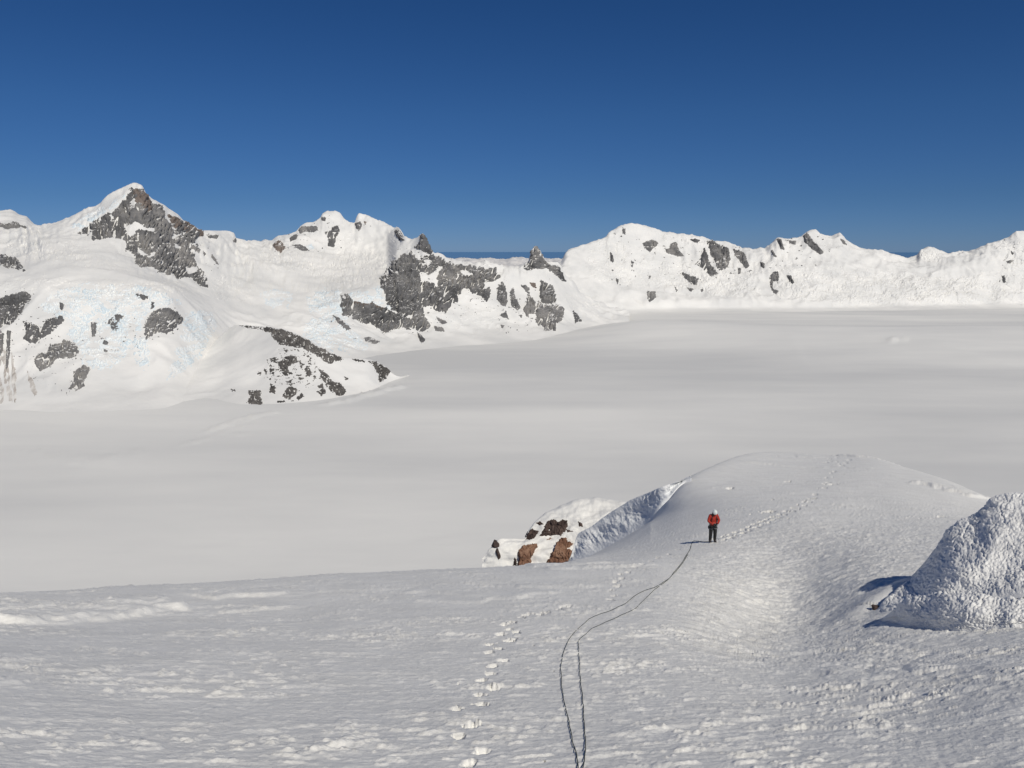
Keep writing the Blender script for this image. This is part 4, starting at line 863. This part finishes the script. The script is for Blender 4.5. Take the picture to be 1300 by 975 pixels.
# helmet tipped forward: shell, brim, vents
bm = bmesh.new(); bmesh.ops.create_uvsphere(bm, u_segments=28, v_segments=18, radius=1.0)
bmesh.ops.delete(bm, geom=[v for v in bm.verts if v.co.z < -0.25], context='VERTS')
for v in bm.verts:
    v.co.x *= 0.118; v.co.y *= 0.142; v.co.z *= 0.125
    v.co *= 1+0.03*math.cos(6*math.atan2(v.co.x, v.co.z+0.05))
bmesh.ops.solidify(bm, geom=bm.faces[:], thickness=0.008)
bm.transform(Matrix.Translation((0,-0.155,1.635)) @ Matrix.Rotation(math.radians(38), 4, 'X')); me = bpy.data.meshes.new('helmet'); bm.to_mesh(me); bm.free()
hel = link('helmet', me, M_HELM, man)
for sx_ in (-1, 1):
    for q in (0, 1):
        V, Q = tube([(sx_*(0.05+0.02*q), -0.262+0.03*q, 1.60+0.04*q), (sx_*(0.055+0.02*q), -0.245+0.04*q, 1.67+0.03*q)], 0.009, 6)
        link('helmet_vent', mesh_np('helmet_vent', V, Q), M_BLK, hel)
for sx_ in (-1, 1):
    V, Q = tube([(sx_*0.10,-0.12,1.60),(sx_*0.085,-0.15,1.54),(sx_*0.03,-0.17,1.505),(0,-0.175,1.50)], 0.007, 6); link('chin_strap', mesh_np('chin_strap', V, Q), M_BLK, man)
# face: nose, eyes, mouth, ears, hair
def ball(name, c, s_, mat, parent, rz=0):
    bm = bmesh.new(); bmesh.ops.create_uvsphere(bm, u_segments=14, v_segments=10, radius=1.0)
    bm.transform(Matrix.Translation(c) @ Matrix.Rotation(rz, 4, 'X') @ Matrix.Diagonal((*s_, 1))); me = bpy.data.meshes.new(name); bm.to_mesh(me); bm.free()
    return link(name, me, mat, parent)
ball('nose', (0,-0.232,1.565), (0.014,0.02,0.022), M_SKIN, man, 0.5)
for sx_ in (-1, 1):
    ball('sunglasses_lens', (sx_*0.036,-0.222,1.590), (0.028,0.012,0.02), M_BLK, man, 0.5)
    ball('ear', (sx_*0.088,-0.12,1.58), (0.012,0.022,0.03), M_SKIN, man)
ball('mouth', (0,-0.215,1.528), (0.024,0.008,0.006), plain('lips', (0.3, 0.1, 0.08), 0.5), man, 0.5)
ball('hair', (-0.075,-0.10,1.52), (0.045,0.05,0.13), plain('dark_hair', (0.02, 0.014, 0.01), 0.6, 60, 0.4), man)
# gloved hands, each with four fingers and a thumb, working at the belly
def hand(side, wr):
    s_ = side; w = Vector(wr); pal = w+Vector((-s_*0.055, -0.045, -0.005)); end = pal+Vector((-s_*0.035, -0.03, -0.005))
    pts = [w, pal, end]; eds = [(0, 1), (1, 2)]; rds = [.030, (.040, .022), (.038, .018)]
    for f_, ln in enumerate((.068, .078, .072, .056)):
        off = Vector((0.0, 0.0, 0.030-0.020*f_)); a_ = end+off*0.9; d1 = Vector((-s_*0.7, -0.7, 0.0)).normalized(); d2 = Vector((-s_*0.9, 0.1, -0.25)).normalized()
        i = len(pts); pts += [a_, a_+d1*ln*0.45, a_+d1*ln*0.45+d2*ln*0.5]; eds += [(2, i), (i, i+1), (i+1, i+2)]; rds += [.0105, .0100, .0085]
    i = len(pts); tb = pal+Vector((0.0, -0.005, 0.028)); pts += [tb, tb+Vector((-s_*0.02, -0.02, 0.03)), tb+Vector((-s_*0.045, -0.035, 0.035))]; eds += [(1, i), (i, i+1), (i+1, i+2)]; rds += [.014, .012, .010]
    return skinned('hand', pts, eds, rds, M_BLK, man, 1)
hand(-1, J['wrL']); hand(1, J['wrR'])
for wr in (J['wrL'], J['wrR']): ball('jacket_cuff', (wr[0]*1.12, wr[1]+0.02, wr[2]+0.005), (0.052, 0.052, 0.045), M_RED, man)
# harness: waist belt, leg loops, belay loop, karabiners and a coil
hs = ring('harness_belt', 0, 0, 0.985, 1.03, 0.185, 0.15, M_HARN, man, thick=0.016)
for sx_ in (-1, 1):
    ring('leg_loop', sx_*0.115, -0.005, 0.76, 0.80, 0.105, 0.108, M_HARN, man, thick=0.012, tiltx=0.03)
V, Q = tube([(0,-0.165,1.02),(0.012,-0.19,0.96),(0,-0.175,0.89),(-0.012,-0.19,0.96),(0,-0.165,1.02)], 0.010, 6); link('belay_loop', mesh_np('belay_loop', V, Q), M_HARN, man)
for k, (a_, b_, z_) in enumerate([(0.19,-0.06,0.93),(0.20,0.0,0.92),(-0.20,-0.05,0.93),(-0.205,0.02,0.92),(0.10,-0.17,0.94),(0.14,-0.13,0.93),(0.03,-0.19,0.93)]):
    pts = [(a_+0.006*math.sin(t), b_, z_+0.05*math.cos(t)) if False else (a_+0.022*math.sin(t), b_, z_+0.05*math.cos(t)) for t in np.linspace(0, 2*math.pi, 14)]
    V, Q = tube(pts, 0.006, 6); link('karabiner', mesh_np('karabiner', V, Q), M_MET if k % 2 else M_HARN, man)
skinned('gear_pouch', [(-0.20,0.0,0.90),(-0.205,0.01,0.78),(-0.19,0.02,0.70)], [(0, 1), (1, 2)], [.055, .06, .04], M_BAG, man, 1)
# rucksack with straps
skinned('rucksack', [(0,0.20,1.38),(0,0.23,1.20),(0,0.21,1.02)], [(0, 1), (1, 2)], [(.14, .09), (.16, .11), (.14, .09)], M_BAG, man)
for sx_ in (-1, 1):
    V, Q = tube([(sx_*0.10,0.12,1.44),(sx_*0.11,0.0,1.475),(sx_*0.115,-0.10,1.41),(sx_*0.12,-0.145,1.28),(sx_*0.14,-0.12,1.14),(sx_*0.17,0.02,1.08)], 0.020, 8); link('shoulder_strap', mesh_np('shoulder_strap', V, Q), M_BAG, man)
# boots: upper and sole
for sx_, an in ((-1, J['anL']), (1, J['anR'])):
    bt = skinned('boot', [(an[0],0.03,0.26),(an[0],0.03,0.12),(an[0]+sx_*0.005,0.05,0.055),(an[0]+sx_*0.012,-0.06,0.055),(an[0]+sx_*0.02,-0.16,0.045)], [(0, 1), (1, 2), (1, 3), (3, 4)], [.075, .068, .05, .055, (.048, .038)], M_BOOT, man, 2, 1)
    skinned('boot_sole', [(an[0]+sx_*0.004,0.07,0.012),(an[0]+sx_*0.01,-0.05,0.012),(an[0]+sx_*0.02,-0.17,0.012)], [(0, 1), (1, 2)], [(.045, .018), (.05, .018), (.045, .018)], M_SOLE, bt, 1)
